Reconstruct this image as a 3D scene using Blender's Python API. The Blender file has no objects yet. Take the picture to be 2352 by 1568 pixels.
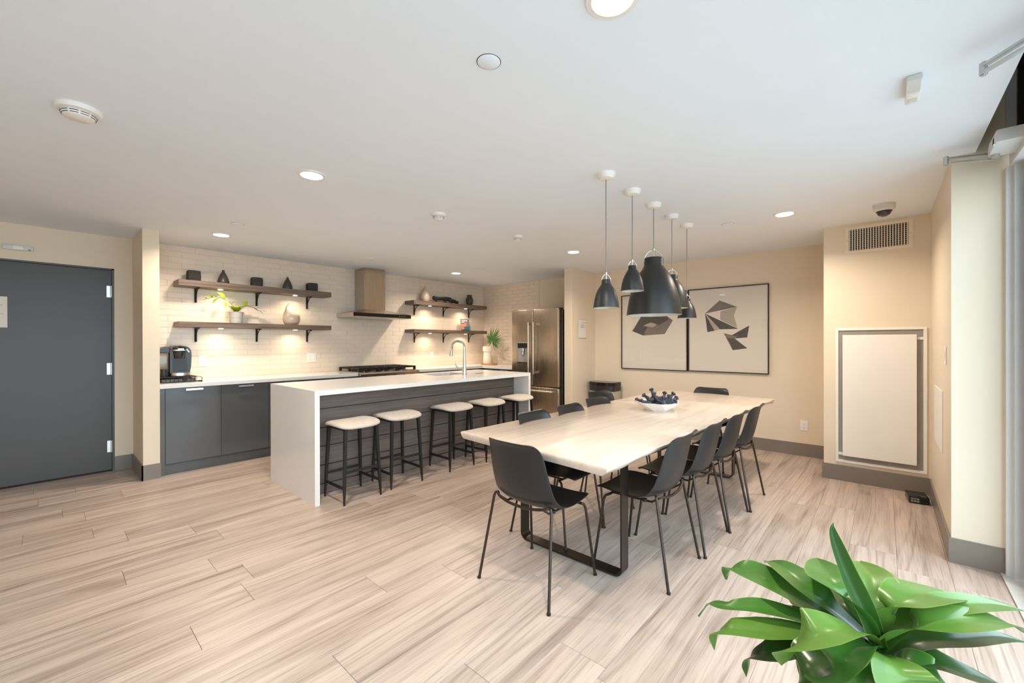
import bpy, bmesh, math, random
from mathutils import Vector, Matrix, noise
R = random.Random(7)
PI = math.pi
SC = bpy.context.scene
COL = SC.collection

# ------------------------------------------------------------------ camera
F, YAW, PIT, ROL, CX, CY, H = 958.7137, 0.7274, -0.0018, -0.0022, 1177.2985, 788.1971, 1.34
fw = Vector((-math.sin(YAW) * math.cos(PIT), math.cos(YAW) * math.cos(PIT), math.sin(PIT)))
rt = Vector((math.cos(YAW), math.sin(YAW), 0))
up = rt.cross(fw)
rt, up = rt * math.cos(ROL) + up * math.sin(ROL), up * math.cos(ROL) - rt * math.sin(ROL)
cam = bpy.data.cameras.new('camera'); co = bpy.data.objects.new('camera', cam); COL.objects.link(co)
cam.sensor_width = 36; cam.lens = F / 2352 * 36
cam.shift_x = -(CX - 1176) / 2352; cam.shift_y = (CY - 784) / 2352
cam.clip_start = 0.02; cam.clip_end = 200
m = Matrix((rt, up, -fw)).transposed().to_4x4(); m.translation = (0, 0, H)
co.matrix_world = m
SC.camera = co
C0 = Vector((0, 0, H))
def ray(x, y): return fw + rt * (x - CX) / F - up * (y - CY) / F
def onz(x, y, z):
    d = ray(x, y); return C0 + d * ((z - H) / d.z)
def dep(x, y, dd): return C0 + ray(x, y) * dd

# ------------------------------------------------------------------ light and exposure
vs = SC.view_settings
vs.view_transform = 'Standard'; vs.look = 'None'; vs.exposure = 0.0; vs.gamma = 1.0; vs.use_curve_mapping = False
WORLD_COL, WORLD_STR = (0.71, 0.86, 1.0), 7.7
W = bpy.data.worlds.new('daylight'); SC.world = W; W.use_nodes = True
bg = W.node_tree.nodes['Background']; bg.inputs[0].default_value = (*WORLD_COL, 1); bg.inputs[1].default_value = WORLD_STR
POT_W, PUCK_W = 24.5, 1.6
WARM = (1.0, 0.86, 0.70)
SC.cycles.max_bounces = 10; SC.cycles.diffuse_bounces = 8; SC.cycles.sample_clamp_indirect = 6
SC.cycles.caustics_reflective = False; SC.cycles.caustics_refractive = False
def area(name, loc, rot, sx, sy, power, col, shape='RECTANGLE', portal=False, spread=180):
    L = bpy.data.lights.new(name, 'AREA'); L.shape = shape; L.size = sx
    if shape in ('RECTANGLE', 'ELLIPSE'): L.size_y = sy
    L.energy = power; L.color = col; L.spread = math.radians(spread)
    if portal: L.cycles.is_portal = True
    o = bpy.data.objects.new(name, L); COL.objects.link(o); o.location = loc; o.rotation_euler = rot
    return o
area('daylight_portal', (0.66, 0.55, 1.45), (0, PI / 2, 0), 2.9, 6.2, 1, (1, 1, 1), portal=True)

# ------------------------------------------------------------------ materials
def lin(c):
    return tuple((v / 12.92 if v <= 0.04045 else ((v + 0.055) / 1.055) ** 2.4) for v in [q / 255 for q in c])
class NT:
    def __init__(s, name):
        s.m = bpy.data.materials.new(name); s.m.use_nodes = True; s.t = s.m.node_tree
        s.b = s.t.nodes['Principled BSDF']
    def n(s, typ, **kw):
        o = s.t.nodes.new(typ)
        for k, v in kw.items():
            if k[0] == '_': o.inputs[int(k[1:])].default_value = v
            else: setattr(o, k, v)
        return o
    def l(s, a, b): s.t.links.new(a, b)
def mat(name, rgb, rough=0.5, metal=0.0, var=0.06, scale=8.0, bump=0.0, bscale=60.0, spec=0.5, coat=0.0, stretch=(1, 1, 1), trans=0.0, sheen=0.0, rv=0.0):
    k = NT(name); c = lin(rgb)
    tc = k.n('ShaderNodeTexCoord'); mp = k.n('ShaderNodeMapping'); mp.inputs['Scale'].default_value = stretch
    k.l(tc.outputs['Object'], mp.inputs[0])
    nz = k.n('ShaderNodeTexNoise'); nz.inputs['Scale'].default_value = scale; nz.inputs['Detail'].default_value = 5
    k.l(mp.outputs[0], nz.inputs['Vector'])
    r = k.n('ShaderNodeValToRGB')
    r.color_ramp.elements[0].position = 0.3; r.color_ramp.elements[1].position = 0.7
    r.color_ramp.elements[0].color = (*[max(0, v * (1 - var)) for v in c], 1)
    r.color_ramp.elements[1].color = (*[min(1, v * (1 + var)) for v in c], 1)
    k.l(nz.outputs['Fac'], r.inputs[0]); k.l(r.outputs[0], k.b.inputs['Base Color'])
    k.b.inputs['Roughness'].default_value = rough; k.b.inputs['Metallic'].default_value = metal
    k.b.inputs['Specular IOR Level'].default_value = spec
    k.b.inputs['Coat Weight'].default_value = coat; k.b.inputs['Coat Roughness'].default_value = 0.08
    if trans: k.b.inputs['Transmission Weight'].default_value = trans
    if sheen: k.b.inputs['Sheen Weight'].default_value = sheen
    if rv:
        mr = k.n('ShaderNodeMapRange'); mr.inputs[3].default_value = max(0, rough - rv); mr.inputs[4].default_value = rough + rv
        k.l(nz.outputs['Fac'], mr.inputs[0]); k.l(mr.outputs[0], k.b.inputs['Roughness'])
    if bump:
        n2 = k.n('ShaderNodeTexNoise'); n2.inputs['Scale'].default_value = bscale; n2.inputs['Detail'].default_value = 4
        k.l(mp.outputs[0], n2.inputs['Vector'])
        b = k.n('ShaderNodeBump'); b.inputs['Strength'].default_value = bump; b.inputs['Distance'].default_value = 0.01
        k.l(n2.outputs['Fac'], b.inputs['Height']); k.l(b.outputs[0], k.b.inputs['Normal'])
    return k.m
def emis(name, col, strength):
    k = NT(name); k.b.inputs['Base Color'].default_value = (*col, 1)
    k.b.inputs['Emission Color'].default_value = (*col, 1); k.b.inputs['Emission Strength'].default_value = strength
    return k.m
def wood(name, base, dark, axis=1, rnd=0.12, ring=1.0, fine=1.0, rough=0.42, bump=0.08, light=None, amt=1.0, st_=0.055):
    """long-grained board; per-object random offset and tone; grain runs along the given axis"""
    k = NT(name); a, d = lin(base), lin(dark)
    geo = k.n('ShaderNodeTexCoord'); oi = k.n('ShaderNodeObjectInfo')
    gp = k.n('ShaderNodeNewGeometry')
    off = k.n('ShaderNodeVectorMath', operation='SCALE'); off.inputs[0].default_value = (37.1, 61.7, 19.3)
    k.l(oi.outputs['Random'], off.inputs['Scale'])
    ad = k.n('ShaderNodeVectorMath', operation='ADD'); k.l(gp.outputs['Position'], ad.inputs[0]); k.l(off.outputs[0], ad.inputs[1])
    st = [1, 1, 1]; st[axis] = st_
    mp = k.n('ShaderNodeMapping'); mp.inputs['Scale'].default_value = st; k.l(ad.outputs[0], mp.inputs[0])
    # broad tone
    n1 = k.n('ShaderNodeTexNoise'); n1.inputs['Scale'].default_value = 9 * ring; n1.inputs['Detail'].default_value = 4; n1.inputs['Distortion'].default_value = 0.6
    k.l(mp.outputs[0], n1.inputs['Vector'])
    # cathedral rings: contour lines of a stretched noise
    n3 = k.n('ShaderNodeTexNoise'); n3.inputs['Scale'].default_value = 3.6 * ring; n3.inputs['Detail'].default_value = 0.6; n3.inputs['Distortion'].default_value = 0.5
    k.l(mp.outputs[0], n3.inputs['Vector'])
    mu = k.n('ShaderNodeMath', operation='MULTIPLY'); mu.inputs[1].default_value = 75; k.l(n3.outputs['Fac'], mu.inputs[0])
    sn = k.n('ShaderNodeMath', operation='SINE'); k.l(mu.outputs[0], sn.inputs[0])
    mu2 = k.n('ShaderNodeMath', operation='MULTIPLY'); mu2.inputs[1].default_value = 6.28; k.l(sn.outputs[0], mu2.inputs[0])
    # fine pores
    st2 = [1, 1, 1]; st2[axis] = 0.03
    mp2 = k.n('ShaderNodeMapping'); mp2.inputs['Scale'].default_value = st2; k.l(ad.outputs[0], mp2.inputs[0])
    n2 = k.n('ShaderNodeTexNoise'); n2.inputs['Scale'].default_value = 130 * fine; n2.inputs['Detail'].default_value = 3
    k.l(mp2.outputs[0], n2.inputs['Vector'])
    def ramp(src, p0, p1, v0, v1):
        mr = k.n('ShaderNodeMapRange'); mr.inputs[1].default_value = p0; mr.inputs[2].default_value = p1
        mr.inputs[3].default_value = v0; mr.inputs[4].default_value = v1; k.l(src, mr.inputs[0]); return mr.outputs[0]
    r1 = ramp(n1.outputs['Fac'], 0.40, 0.72, 0, 0.62 * amt); r2 = ramp(n2.outputs['Fac'], 0.48, 0.72, 0, 0.5 * amt)
    r3 = ramp(sn.outputs[0], 0.3, 1.0, 0, 0.34 * amt)
    s1 = k.n('ShaderNodeMath', operation='ADD'); k.l(r1, s1.inputs[0]); k.l(r2, s1.inputs[1])
    s2 = k.n('ShaderNodeMath', operation='ADD', use_clamp=True); k.l(s1.outputs[0], s2.inputs[0]); k.l(r3, s2.inputs[1])
    mx = k.n('ShaderNodeMix', data_type='RGBA'); mx.inputs[6].default_value = (*a, 1); mx.inputs[7].default_value = (*d, 1)
    k.l(s2.outputs[0], mx.inputs[0])
    hs = k.n('ShaderNodeHueSaturation'); k.l(mx.outputs[2], hs.inputs['Color'])
    v = ramp(oi.outputs['Random'], 0, 1, 1 - rnd, 1 + rnd); k.l(v, hs.inputs['Value'])
    k.l(hs.outputs[0], k.b.inputs['Base Color'])
    k.b.inputs['Roughness'].default_value = rough
    b = k.n('ShaderNodeBump'); b.inputs['Strength'].default_value = bump; b.inputs['Distance'].default_value = 0.004
    k.l(s2.outputs[0], b.inputs['Height']); k.l(b.outputs[0], k.b.inputs['Normal'])
    return k.m
def art_mat(name, base, dark):
    k = NT(name); tc = k.n('ShaderNodeTexCoord')
    nz = k.n('ShaderNodeTexNoise'); nz.inputs['Scale'].default_value = 90; nz.inputs['Detail'].default_value = 6; nz.inputs['Roughness'].default_value = 0.8
    k.l(tc.outputs['Object'], nz.inputs['Vector'])
    r = k.n('ShaderNodeValToRGB'); r.color_ramp.elements[0].position = 0.3; r.color_ramp.elements[1].position = 0.7
    r.color_ramp.elements[0].color = (*lin(dark), 1); r.color_ramp.elements[1].color = (*lin(base), 1)
    k.l(nz.outputs['Fac'], r.inputs[0]); k.l(r.outputs[0], k.b.inputs['Base Color']); k.b.inputs['Roughness'].default_value = 0.9
    return k.m
def leaf_mat(name, a, b, rough=0.28):
    k = NT(name); tc = k.n('ShaderNodeTexCoord')
    uv = k.n('ShaderNodeSeparateXYZ'); k.l(tc.outputs['UV'], uv.inputs[0])
    # yellow light on the leaf edges painted in as a lighter rim: |u-0.5|
    sb = k.n('ShaderNodeMath', operation='SUBTRACT'); sb.inputs[1].default_value = 0.5; k.l(uv.outputs[0], sb.inputs[0])
    ab = k.n('ShaderNodeMath', operation='ABSOLUTE'); k.l(sb.outputs[0], ab.inputs[0])
    rim = k.n('ShaderNodeMapRange'); rim.inputs[1].default_value = 0.462; rim.inputs[2].default_value = 0.5; k.l(ab.outputs[0], rim.inputs[0])
    nz = k.n('ShaderNodeTexNoise'); nz.inputs['Scale'].default_value = 7; nz.inputs['Detail'].default_value = 3
    k.l(tc.outputs['Object'], nz.inputs['Vector'])
    mx = k.n('ShaderNodeMix', data_type='RGBA'); mx.inputs[6].default_value = (*lin(a), 1); mx.inputs[7].default_value = (*lin(b), 1)
    k.l(nz.outputs['Fac'], mx.inputs[0])
    m2 = k.n('ShaderNodeMix', data_type='RGBA'); m2.inputs[7].default_value = (*lin((112, 144, 60)), 1)
    k.l(rim.outputs[0], m2.inputs[0]); k.l(mx.outputs[2], m2.inputs[6])
    # fine parallel veins
    mu = k.n('ShaderNodeMath', operation='MULTIPLY'); mu.inputs[1].default_value = 150; k.l(uv.outputs[0], mu.inputs[0])
    sn = k.n('ShaderNodeMath', operation='SINE'); k.l(mu.outputs[0], sn.inputs[0])
    bp = k.n('ShaderNodeBump'); bp.inputs['Strength'].default_value = 0.015; bp.inputs['Distance'].default_value = 0.001
    k.l(sn.outputs[0], bp.inputs['Height']); k.l(bp.outputs[0], k.b.inputs['Normal'])
    k.l(m2.outputs[2], k.b.inputs['Base Color']); k.b.inputs['Roughness'].default_value = rough
    k.b.inputs['Subsurface Weight'].default_value = 0.0
    tr = k.n('ShaderNodeBsdfTranslucent'); k.l(m2.outputs[2], tr.inputs[0])
    ms = k.n('ShaderNodeMixShader'); ms.inputs[0].default_value = 0.12
    out = k.t.nodes['Material Output']; k.l(k.b.outputs[0], ms.inputs[1]); k.l(tr.outputs[0], ms.inputs[2]); k.l(ms.outputs[0], out.inputs[0])
    return k.m
def glass_mat(name, tint=(0.96, 0.98, 0.97), gloss=0.10):
    k = NT(name); t = k.n('ShaderNodeBsdfTransparent'); t.inputs[0].default_value = (*tint, 1)
    g = k.n('ShaderNodeBsdfGlossy'); g.inputs['Roughness'].default_value = 0.02
    lw = k.n('ShaderNodeLayerWeight'); pw = k.n('ShaderNodeMath', operation='POWER'); pw.inputs[1].default_value = 5; k.l(lw.outputs['Facing'], pw.inputs[0])
    fr = k.n('ShaderNodeMath', operation='MULTIPLY_ADD'); fr.inputs[1].default_value = 0.9; fr.inputs[2].default_value = 0.03; k.l(pw.outputs[0], fr.inputs[0])
    ms = k.n('ShaderNodeMixShader'); k.l(fr.outputs[0], ms.inputs[0]); k.l(t.outputs[0], ms.inputs[1]); k.l(g.outputs[0], ms.inputs[2])
    k.l(ms.outputs[0], k.t.nodes['Material Output'].inputs[0])
    return k.m
def brushed(name, rgb, rough=0.28, axis=2, strength=0.25):
    k = NT(name); tc = k.n('ShaderNodeTexCoord'); mp = k.n('ShaderNodeMapping')
    s = [220, 220, 220]; s[axis] = 2; mp.inputs['Scale'].default_value = s
    k.l(tc.outputs['Object'], mp.inputs[0]); nz = k.n('ShaderNodeTexNoise'); nz.inputs['Scale'].default_value = 1; nz.inputs['Detail'].default_value = 2
    k.l(mp.outputs[0], nz.inputs['Vector'])
    k.b.inputs['Base Color'].default_value = (*lin(rgb), 1); k.b.inputs['Metallic'].default_value = 1
    mr = k.n('ShaderNodeMapRange'); mr.inputs[3].default_value = rough - 0.03; mr.inputs[4].default_value = rough + 0.04
    k.l(nz.outputs['Fac'], mr.inputs[0]); k.l(mr.outputs[0], k.b.inputs['Roughness'])
    k.b.inputs['Anisotropic'].default_value = 0.4
    bp = k.n('ShaderNodeBump'); bp.inputs['Strength'].default_value = strength * 0.05; bp.inputs['Distance'].default_value = 0.001
    k.l(nz.outputs['Fac'], bp.inputs['Height']); k.l(bp.outputs[0], k.b.inputs['Normal'])
    return k.m
M = dict(
    wall=mat('cream_paint', (225, 209, 186), 0.6, var=0.02, scale=1.5, bump=0.05, bscale=220),
    ceil=mat('ceiling_paint', (233, 240, 248), 0.8, var=0.012, scale=2, bump=0.05, bscale=160),
    bumpw=mat('cream_paint_satin', (226, 212, 190), 0.45, var=0.015, scale=1.2, bump=0.04, bscale=200),
    base=mat('taupe_baseboard', (126, 117, 108), 0.35, var=0.03, scale=3),
    floor=wood('vinyl_oak_plank', (194, 175, 162), (120, 99, 86), axis=1, rnd=0.03, rough=0.36, bump=0.05, amt=0.70),
    seam=mat('floor_seam', (96, 80, 68), 0.8),
    tile=mat('glazed_cream_tile', (230, 213, 194), 0.24, var=0.02, scale=5, bump=0.10, bscale=18),
    grout=mat('cream_grout', (222, 204, 184), 0.9, var=0.03, bump=0.1),
    quartz=mat('white_quartz', (222, 219, 215), 0.16, var=0.012, scale=40),
    cab=mat('charcoal_gloss_laminate', (84, 85, 87), 0.14, var=0.03, scale=3, coat=0.3),
    cabdark=mat('charcoal_carcass', (66, 68, 70), 0.4),
    panel=wood('grey_brown_board', (112, 100, 94), (74, 64, 59), axis=1, rnd=0.05, ring=4.0, fine=1.0, rough=0.5, bump=0.12, amt=.7, st_=.02),
    shelf=wood('walnut_shelf', (118, 98, 84), (74, 58, 48), axis=1, rnd=0.05, ring=4.0, fine=1.3, rough=0.45, st_=.03),
    table=wood('bleached_ash_slab', (214, 199, 184), (184, 163, 144), axis=1, rnd=0.0, ring=1.0, fine=0.9, rough=0.24, bump=0.02, amt=0.45),
    iron=mat('black_iron', (38, 34, 32), 0.45, metal=0.6, var=0.1),
    blackmetal=mat('black_powder_coat', (34, 33, 33), 0.42, metal=0.2, var=0.06),
    bronze=mat('dark_bronze_metal', (62, 52, 45), 0.38, metal=0.7, var=0.05),
    shell=mat('black_moulded_plastic', (28, 28, 30), 0.38, var=0.05, scale=20, bump=0.03, bscale=400),
    rubber=mat('black_rubber', (24, 24, 24), 0.7),
    uph=mat('taupe_upholstery', (194, 180, 166), 0.85, var=0.07, scale=30, bump=0.12, bscale=300, sheen=0.2),
    steel=brushed('brushed_steel', (190, 174, 155), 0.26, 2),
    steelh=brushed('brushed_steel_level', (200, 188, 172), 0.25, 1),
    chrome=mat('chrome', (225, 225, 225), 0.08, metal=1, var=0.01),
    satin=mat('satin_nickel', (205, 203, 200), 0.3, metal=1, var=0.02),
    dkplast=mat('dark_grey_plastic', (42, 40, 39), 0.3, var=0.04),
    black=mat('gloss_black', (18, 17, 17), 0.15, var=0.05),
    white=mat('white_plastic', (236, 232, 226), 0.35, var=0.01),
    offw=mat('offwhite_plastic', (212, 210, 206), 0.4, var=0.01),
    slot=mat('dark_slot', (40, 38, 36), 0.7),
    door=mat('dark_grey_door_paint', (66, 60, 56), 0.38, var=0.03, scale=2, bump=0.02, bscale=150),
    doorfr=mat('dark_grey_frame_paint', (74, 70, 68), 0.4),
    paper=mat('white_paper', (232, 222, 212), 0.8, var=0.01),
    ink=mat('grey_ink', (150, 138, 130), 0.9),
    stone=mat('black_lava_stone', (52, 49, 46), 0.8, var=0.45, scale=60, bump=0.6, bscale=90),
    char=mat('charcoal_ceramic', (62, 57, 54), 0.35, var=0.05),
    beigec=mat('beige_glazed_ceramic', (202, 182, 160), 0.18, var=0.08, scale=5, coat=0.4),
    greenc=mat('dark_green_ceramic', (64, 66, 56), 0.45, var=0.1),
    pot=mat('pale_grey_pot', (188, 184, 178), 0.6, var=0.04),
    vasew=mat('white_ribbed_ceramic', (232, 222, 206), 0.5, var=0.03),
    tray=wood('orange_beech_tray', (214, 160, 112), (186, 128, 84), axis=0, rnd=0, ring=2, rough=0.4),
    root=mat('black_driftwood', (40, 34, 32), 0.7, var=0.4, scale=30, bump=0.6, bscale=50),
    charcoalb=mat('blue_black_pods', (52, 56, 68), 0.42, var=0.35, scale=25, bump=0.4, bscale=60),
    bowl=mat('white_faceted_bowl', (238, 238, 238), 0.3, var=0.01),
    frame=mat('thin_black_frame', (38, 34, 33), 0.4),
    mount=mat('art_paper', (244, 224, 213), 0.85, var=0.012, scale=3),
    a1=art_mat('charcoal_wash_dark', (110, 98, 94), (70, 60, 58)),
    a2=art_mat('charcoal_wash_mid', (158, 140, 134), (108, 94, 90)),
    a3=art_mat('charcoal_wash_pale', (206, 186, 178), (176, 154, 146)),
    leaf=leaf_mat('green_leaf', (44, 92, 34), (82, 130, 50)),
    leafy=leaf_mat('yellow_green_leaf', (70, 112, 42), (104, 140, 58)),
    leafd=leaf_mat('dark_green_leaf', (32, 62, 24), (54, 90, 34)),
    lime=leaf_mat('lime_leaf', (150, 176, 40), (178, 198, 60), 0.4),
    palm=leaf_mat('palm_leaf', (52, 96, 44), (84, 124, 58), 0.4),
    stem=mat('green_stem', (96, 124, 60), 0.6),
    trunk=mat('brown_stem', (96, 80, 58), 0.8, var=0.3, bump=0.4),
    soil=mat('potting_soil', (58, 46, 38), 0.95, var=0.4, scale=60, bump=0.8),
    cord=mat('grey_cord', (128, 124, 120), 0.6),
    shade=mat('matt_black_shade', (32, 31, 31), 0.42, var=0.04),
    shadein=mat('white_shade_inside', (220, 218, 214), 0.6),
    lens=emis('downlight_lens', (1.0, 0.95, 0.88), 14.0),
    puck=emis('puck_lens', (1.0, 0.9, 0.74), 9.0),
    bulb=mat('frosted_bulb', (230, 226, 220), 0.4),
    glass=glass_mat('window_glass'),
    clear=mat('clear_plastic', (214, 206, 190), 0.1, trans=0.75, spec=0.4),
    alu=mat('aluminium', (196, 196, 194), 0.35, metal=0.9, var=0.03),
    alufr=mat('pale_grey_aluminium_frame', (214, 216, 216), 0.4, var=0.02),
    marble=mat('pale_stone_threshold', (206, 202, 196), 0.4, var=0.08, scale=20),
    dome=mat('smoked_dome', (46, 46, 50), 0.06, coat=0.5),
    ground=mat('pale_concrete', (170, 170, 168), 0.9, var=0.1, scale=2),
    vent=mat('cream_metal', (232, 220, 202), 0.45, var=0.01),
    grey=mat('grey_recess', (150, 144, 136), 0.6),
    mag1=mat('magazine_cover', (124, 118, 120), 0.25, var=0.2, scale=25),
    mag2=mat('magazine_teal', (46, 118, 132), 0.25, var=0.3, scale=40),
    mag3=mat('magazine_coral', (214, 132, 100), 0.25, var=0.25, scale=40),
    mag4=mat('magazine_dark', (60, 54, 56), 0.25),
    steelg=mat('pale_steel_bin', (196, 188, 176), 0.3, metal=0.35, var=0.02),
    bag=mat('black_bin_liner', (40, 36, 34), 0.28, var=0.2, scale=12, bump=0.5, bscale=30),
    led=emis('status_light', (0.5, 0.8, 1.0), 2.0),
)

# ------------------------------------------------------------------ builders
ORG = {}
def sm(me, ang=35):
    for p in me.polygons: p.use_smooth = True
    try: me.set_sharp_from_angle(angle=math.radians(ang))
    except Exception: pass
class B:
    def __init__(s): s.bm = bmesh.new()
    def box(s, x0, x1, y0, y1, z0, z1, bev=0.0, seg=1, rot=None, at=None):
        r = bmesh.ops.create_cube(s.bm, size=1)['verts']
        for v in r: v.co = Vector(((x0 + x1) / 2 + v.co.x * (x1 - x0), (y0 + y1) / 2 + v.co.y * (y1 - y0), (z0 + z1) / 2 + v.co.z * (z1 - z0)))
        if bev:
            es = list({e for v in r for e in v.link_edges})
            q = bmesh.ops.bevel(s.bm, geom=es, offset=bev, segments=seg, affect='EDGES', profile=0.5)
            r = list({v for f in q['faces'] for v in f.verts} | {v for v in r if v.is_valid})
        if rot is not None:
            c = Vector(at or ((x0 + x1) / 2, (y0 + y1) / 2, (z0 + z1) / 2))
            for v in r: v.co = c + rot @ (v.co - c)
        return s
    def tube(s, pts, r, n=8, cap=True, closed=False):
        pts = [Vector(p) for p in pts]; rings = []; N = len(pts)
        rr = r if isinstance(r, (list, tuple)) else [r] * N
        prev = None
        for i, p in enumerate(pts):
            if closed: t = (pts[(i + 1) % N] - pts[i - 1]).normalized()
            elif i == 0: t = (pts[1] - p).normalized()
            elif i == N - 1: t = (p - pts[i - 1]).normalized()
            else: t = ((pts[i + 1] - p).normalized() + (p - pts[i - 1]).normalized()).normalized()
            if prev is None:
                a = t.orthogonal().normalized()
                if abs(t.z) > 0.7: a = (Vector((1, 0, 0)) - t * t.x).normalized()
            else: a = (prev - t * prev.dot(t)).normalized()
            prev = a; b = t.cross(a)
            rings.append([s.bm.verts.new(p + (a * math.cos(2 * PI * (k + .5) / n) + b * math.sin(2 * PI * (k + .5) / n)) * rr[i]) for k in range(n)])
        M_ = N if closed else N - 1
        for i in range(M_):
            A, Bq = rings[i], rings[(i + 1) % N]
            for k in range(n): s.bm.faces.new((A[k], A[(k + 1) % n], Bq[(k + 1) % n], Bq[k]))
        if cap and not closed:
            s.bm.faces.new(list(reversed(rings[0]))); s.bm.faces.new(rings[-1])
        return s
    def lathe(s, prof, c=(0, 0, 0), n=28, sx=1, sy=1, rot=0.0, tilt=None):
        c = Vector(c); rings = []
        for r, z in prof:
            if r < 1e-6:
                p = Vector((0, 0, z)); 
                if tilt is not None: p = tilt @ p
                rings.append([s.bm.verts.new(c + p)])
            else:
                L = []
                for k in range(n):
                    a = 2 * PI * k / n + rot; p = Vector((r * sx * math.cos(a), r * sy * math.sin(a), z))
                    if tilt is not None: p = tilt @ p
                    L.append(s.bm.verts.new(c + p))
                rings.append(L)
        for i in range(len(rings) - 1):
            A, Q = rings[i], rings[i + 1]
            for k in range(n):
                a0, a1 = A[k % len(A)], A[(k + 1) % len(A)]; b0, b1 = Q[k % len(Q)], Q[(k + 1) % len(Q)]
                vs_ = []
                for v in (a0, a1, b1, b0):
                    if v not in vs_: vs_.append(v)
                if len(vs_) > 2: s.bm.faces.new(vs_)
        return s
    def cyl(s, c, r, z0, z1, n=24, **k): return s.lathe([(0, z0), (r, z0), (r, z1), (0, z1)], c, n, **k)
    def prism(s, pts, axis, a0, a1):
        """polygon given by 2-D pts extruded along axis ('x': pts=(y,z), 'y': (x,z), 'z': (x,y))"""
        f = {'x': lambda p, a: (a, p[0], p[1]), 'y': lambda p, a: (p[0], a, p[1]), 'z': lambda p, a: (p[0], p[1], a)}[axis]
        A = [s.bm.verts.new(f(p, a0)) for p in pts]; Q = [s.bm.verts.new(f(p, a1)) for p in pts]
        n = len(pts); s.bm.faces.new(A); s.bm.faces.new(list(reversed(Q)))
        for i in range(n): s.bm.faces.new((A[i], Q[i], Q[(i + 1) % n], A[(i + 1) % n]))
        return s
    def bar(s, a, b, w, d, upv=(0, 0, 1)):
        a, b = Vector(a), Vector(b); t = (b - a).normalized(); u = Vector(upv); x = t.cross(u).normalized(); y = x.cross(t)
        V = []
        for p in (a, b):
            for i, j in ((-1, -1), (1, -1), (1, 1), (-1, 1)): V.append(s.bm.verts.new(p + x * i * w / 2 + y * j * d / 2))
        for q in ((0, 3, 2, 1), (4, 5, 6, 7), (0, 1, 5, 4), (1, 2, 6, 5), (2, 3, 7, 6), (3, 0, 4, 7)): s.bm.faces.new([V[i] for i in q])
        return s
    def shift(s, v):
        for q in s.bm.verts: q.co = q.co + Vector(v)
        return s
    def mesh(s, name, ang=35):
        bmesh.ops.recalc_face_normals(s.bm, faces=s.bm.faces)
        me = bpy.data.meshes.new(name); s.bm.to_mesh(me); s.bm.free(); sm(me, ang); return me
def props(o, label=None, cat=None, group=None, kind=None):
    if label: o['label'] = label
    if cat: o['category'] = cat
    if group: o['group'] = group
    if kind: o['kind'] = kind
    return o
def thing(name, label, cat, loc=(0, 0, 0), rz=0.0, group=None):
    o = bpy.data.objects.new(name, None); COL.objects.link(o); o.empty_display_size = 0.1
    o.location = loc; o.rotation_euler = (0, 0, rz); ORG[o.name] = Vector(loc)
    return props(o, label, cat, group)
def part(name, b, mt, parent, label=None, world=False, ang=35, kind=None):
    """a mesh child; world=True: the builder is in world coordinates and the parent is unrotated"""
    if world: b.shift(-ORG[parent.name])
    me = b.mesh(name, ang) if isinstance(b, B) else b
    if not me.materials: me.materials.append(M[mt])
    o = bpy.data.objects.new(name, me); COL.objects.link(o); o.parent = parent
    ORG[o.name] = ORG[parent.name]
    return props(o, label, kind=kind)
def struct(name, b, mt, kind='structure', ang=35):
    me = b.mesh(name, ang); me.materials.append(M[mt])
    o = bpy.data.objects.new(name, me); COL.objects.link(o); ORG[o.name] = Vector((0, 0, 0)); o['kind'] = kind
    return o
def single(name, b, mt, label, cat, loc, group=None, world=True, ang=35):
    if world: b.shift(-Vector(loc))
    me = b.mesh(name, ang); me.materials.append(M[mt])
    o = bpy.data.objects.new(name, me); COL.objects.link(o); o.location = loc; ORG[o.name] = Vector(loc)
    return props(o, label, cat, group)
def copy_tree(o, parent=None):
    c = o.copy(); COL.objects.link(c)
    if parent is not None: c.parent = parent
    for ch in [q for q in bpy.data.objects if q.parent == o]: copy_tree(ch, c)
    return c
def arc(c, r, a0, a1, n, f): return [f(c[0] + r * math.cos(a0 + (a1 - a0) * i / n), c[1] + r * math.sin(a0 + (a1 - a0) * i / n)) for i in range(n + 1)]
def rrect(x0, x1, y0, y1, r, n=5):
    P = []
    for cx_, cy_, a in ((x1 - r, y1 - r, 0), (x0 + r, y1 - r, PI / 2), (x0 + r, y0 + r, PI), (x1 - r, y0 + r, 1.5 * PI)):
        for i in range(n + 1): P.append((cx_ + r * math.cos(a + PI / 2 * i / n), cy_ + r * math.sin(a + PI / 2 * i / n)))
    return P
def spline(P, n):
    P = [Vector(p) for p in P]; Q = [P[0] * 2 - P[1]] + P + [P[-1] * 2 - P[-2]]; out = []
    for i in range(len(P) - 1):
        a, b, c, d = Q[i:i + 4]
        for k in range(n):
            t = k / n
            out.append(0.5 * ((2 * b) + (c - a) * t + (2 * a - 5 * b + 4 * c - d) * t * t + (3 * b - a - 3 * c + d) * t ** 3))
    out.append(P[-1]); return out

# ------------------------------------------------------------------ setting
XB, YF, YB, XR, YP, XPR, CE = -6.067, 5.935, 5.134, 0.305, 3.675, 0.518, 2.4615
XBL = -0.447; YR = -2.5; CEH = 3.0; XG = 0.60
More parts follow.
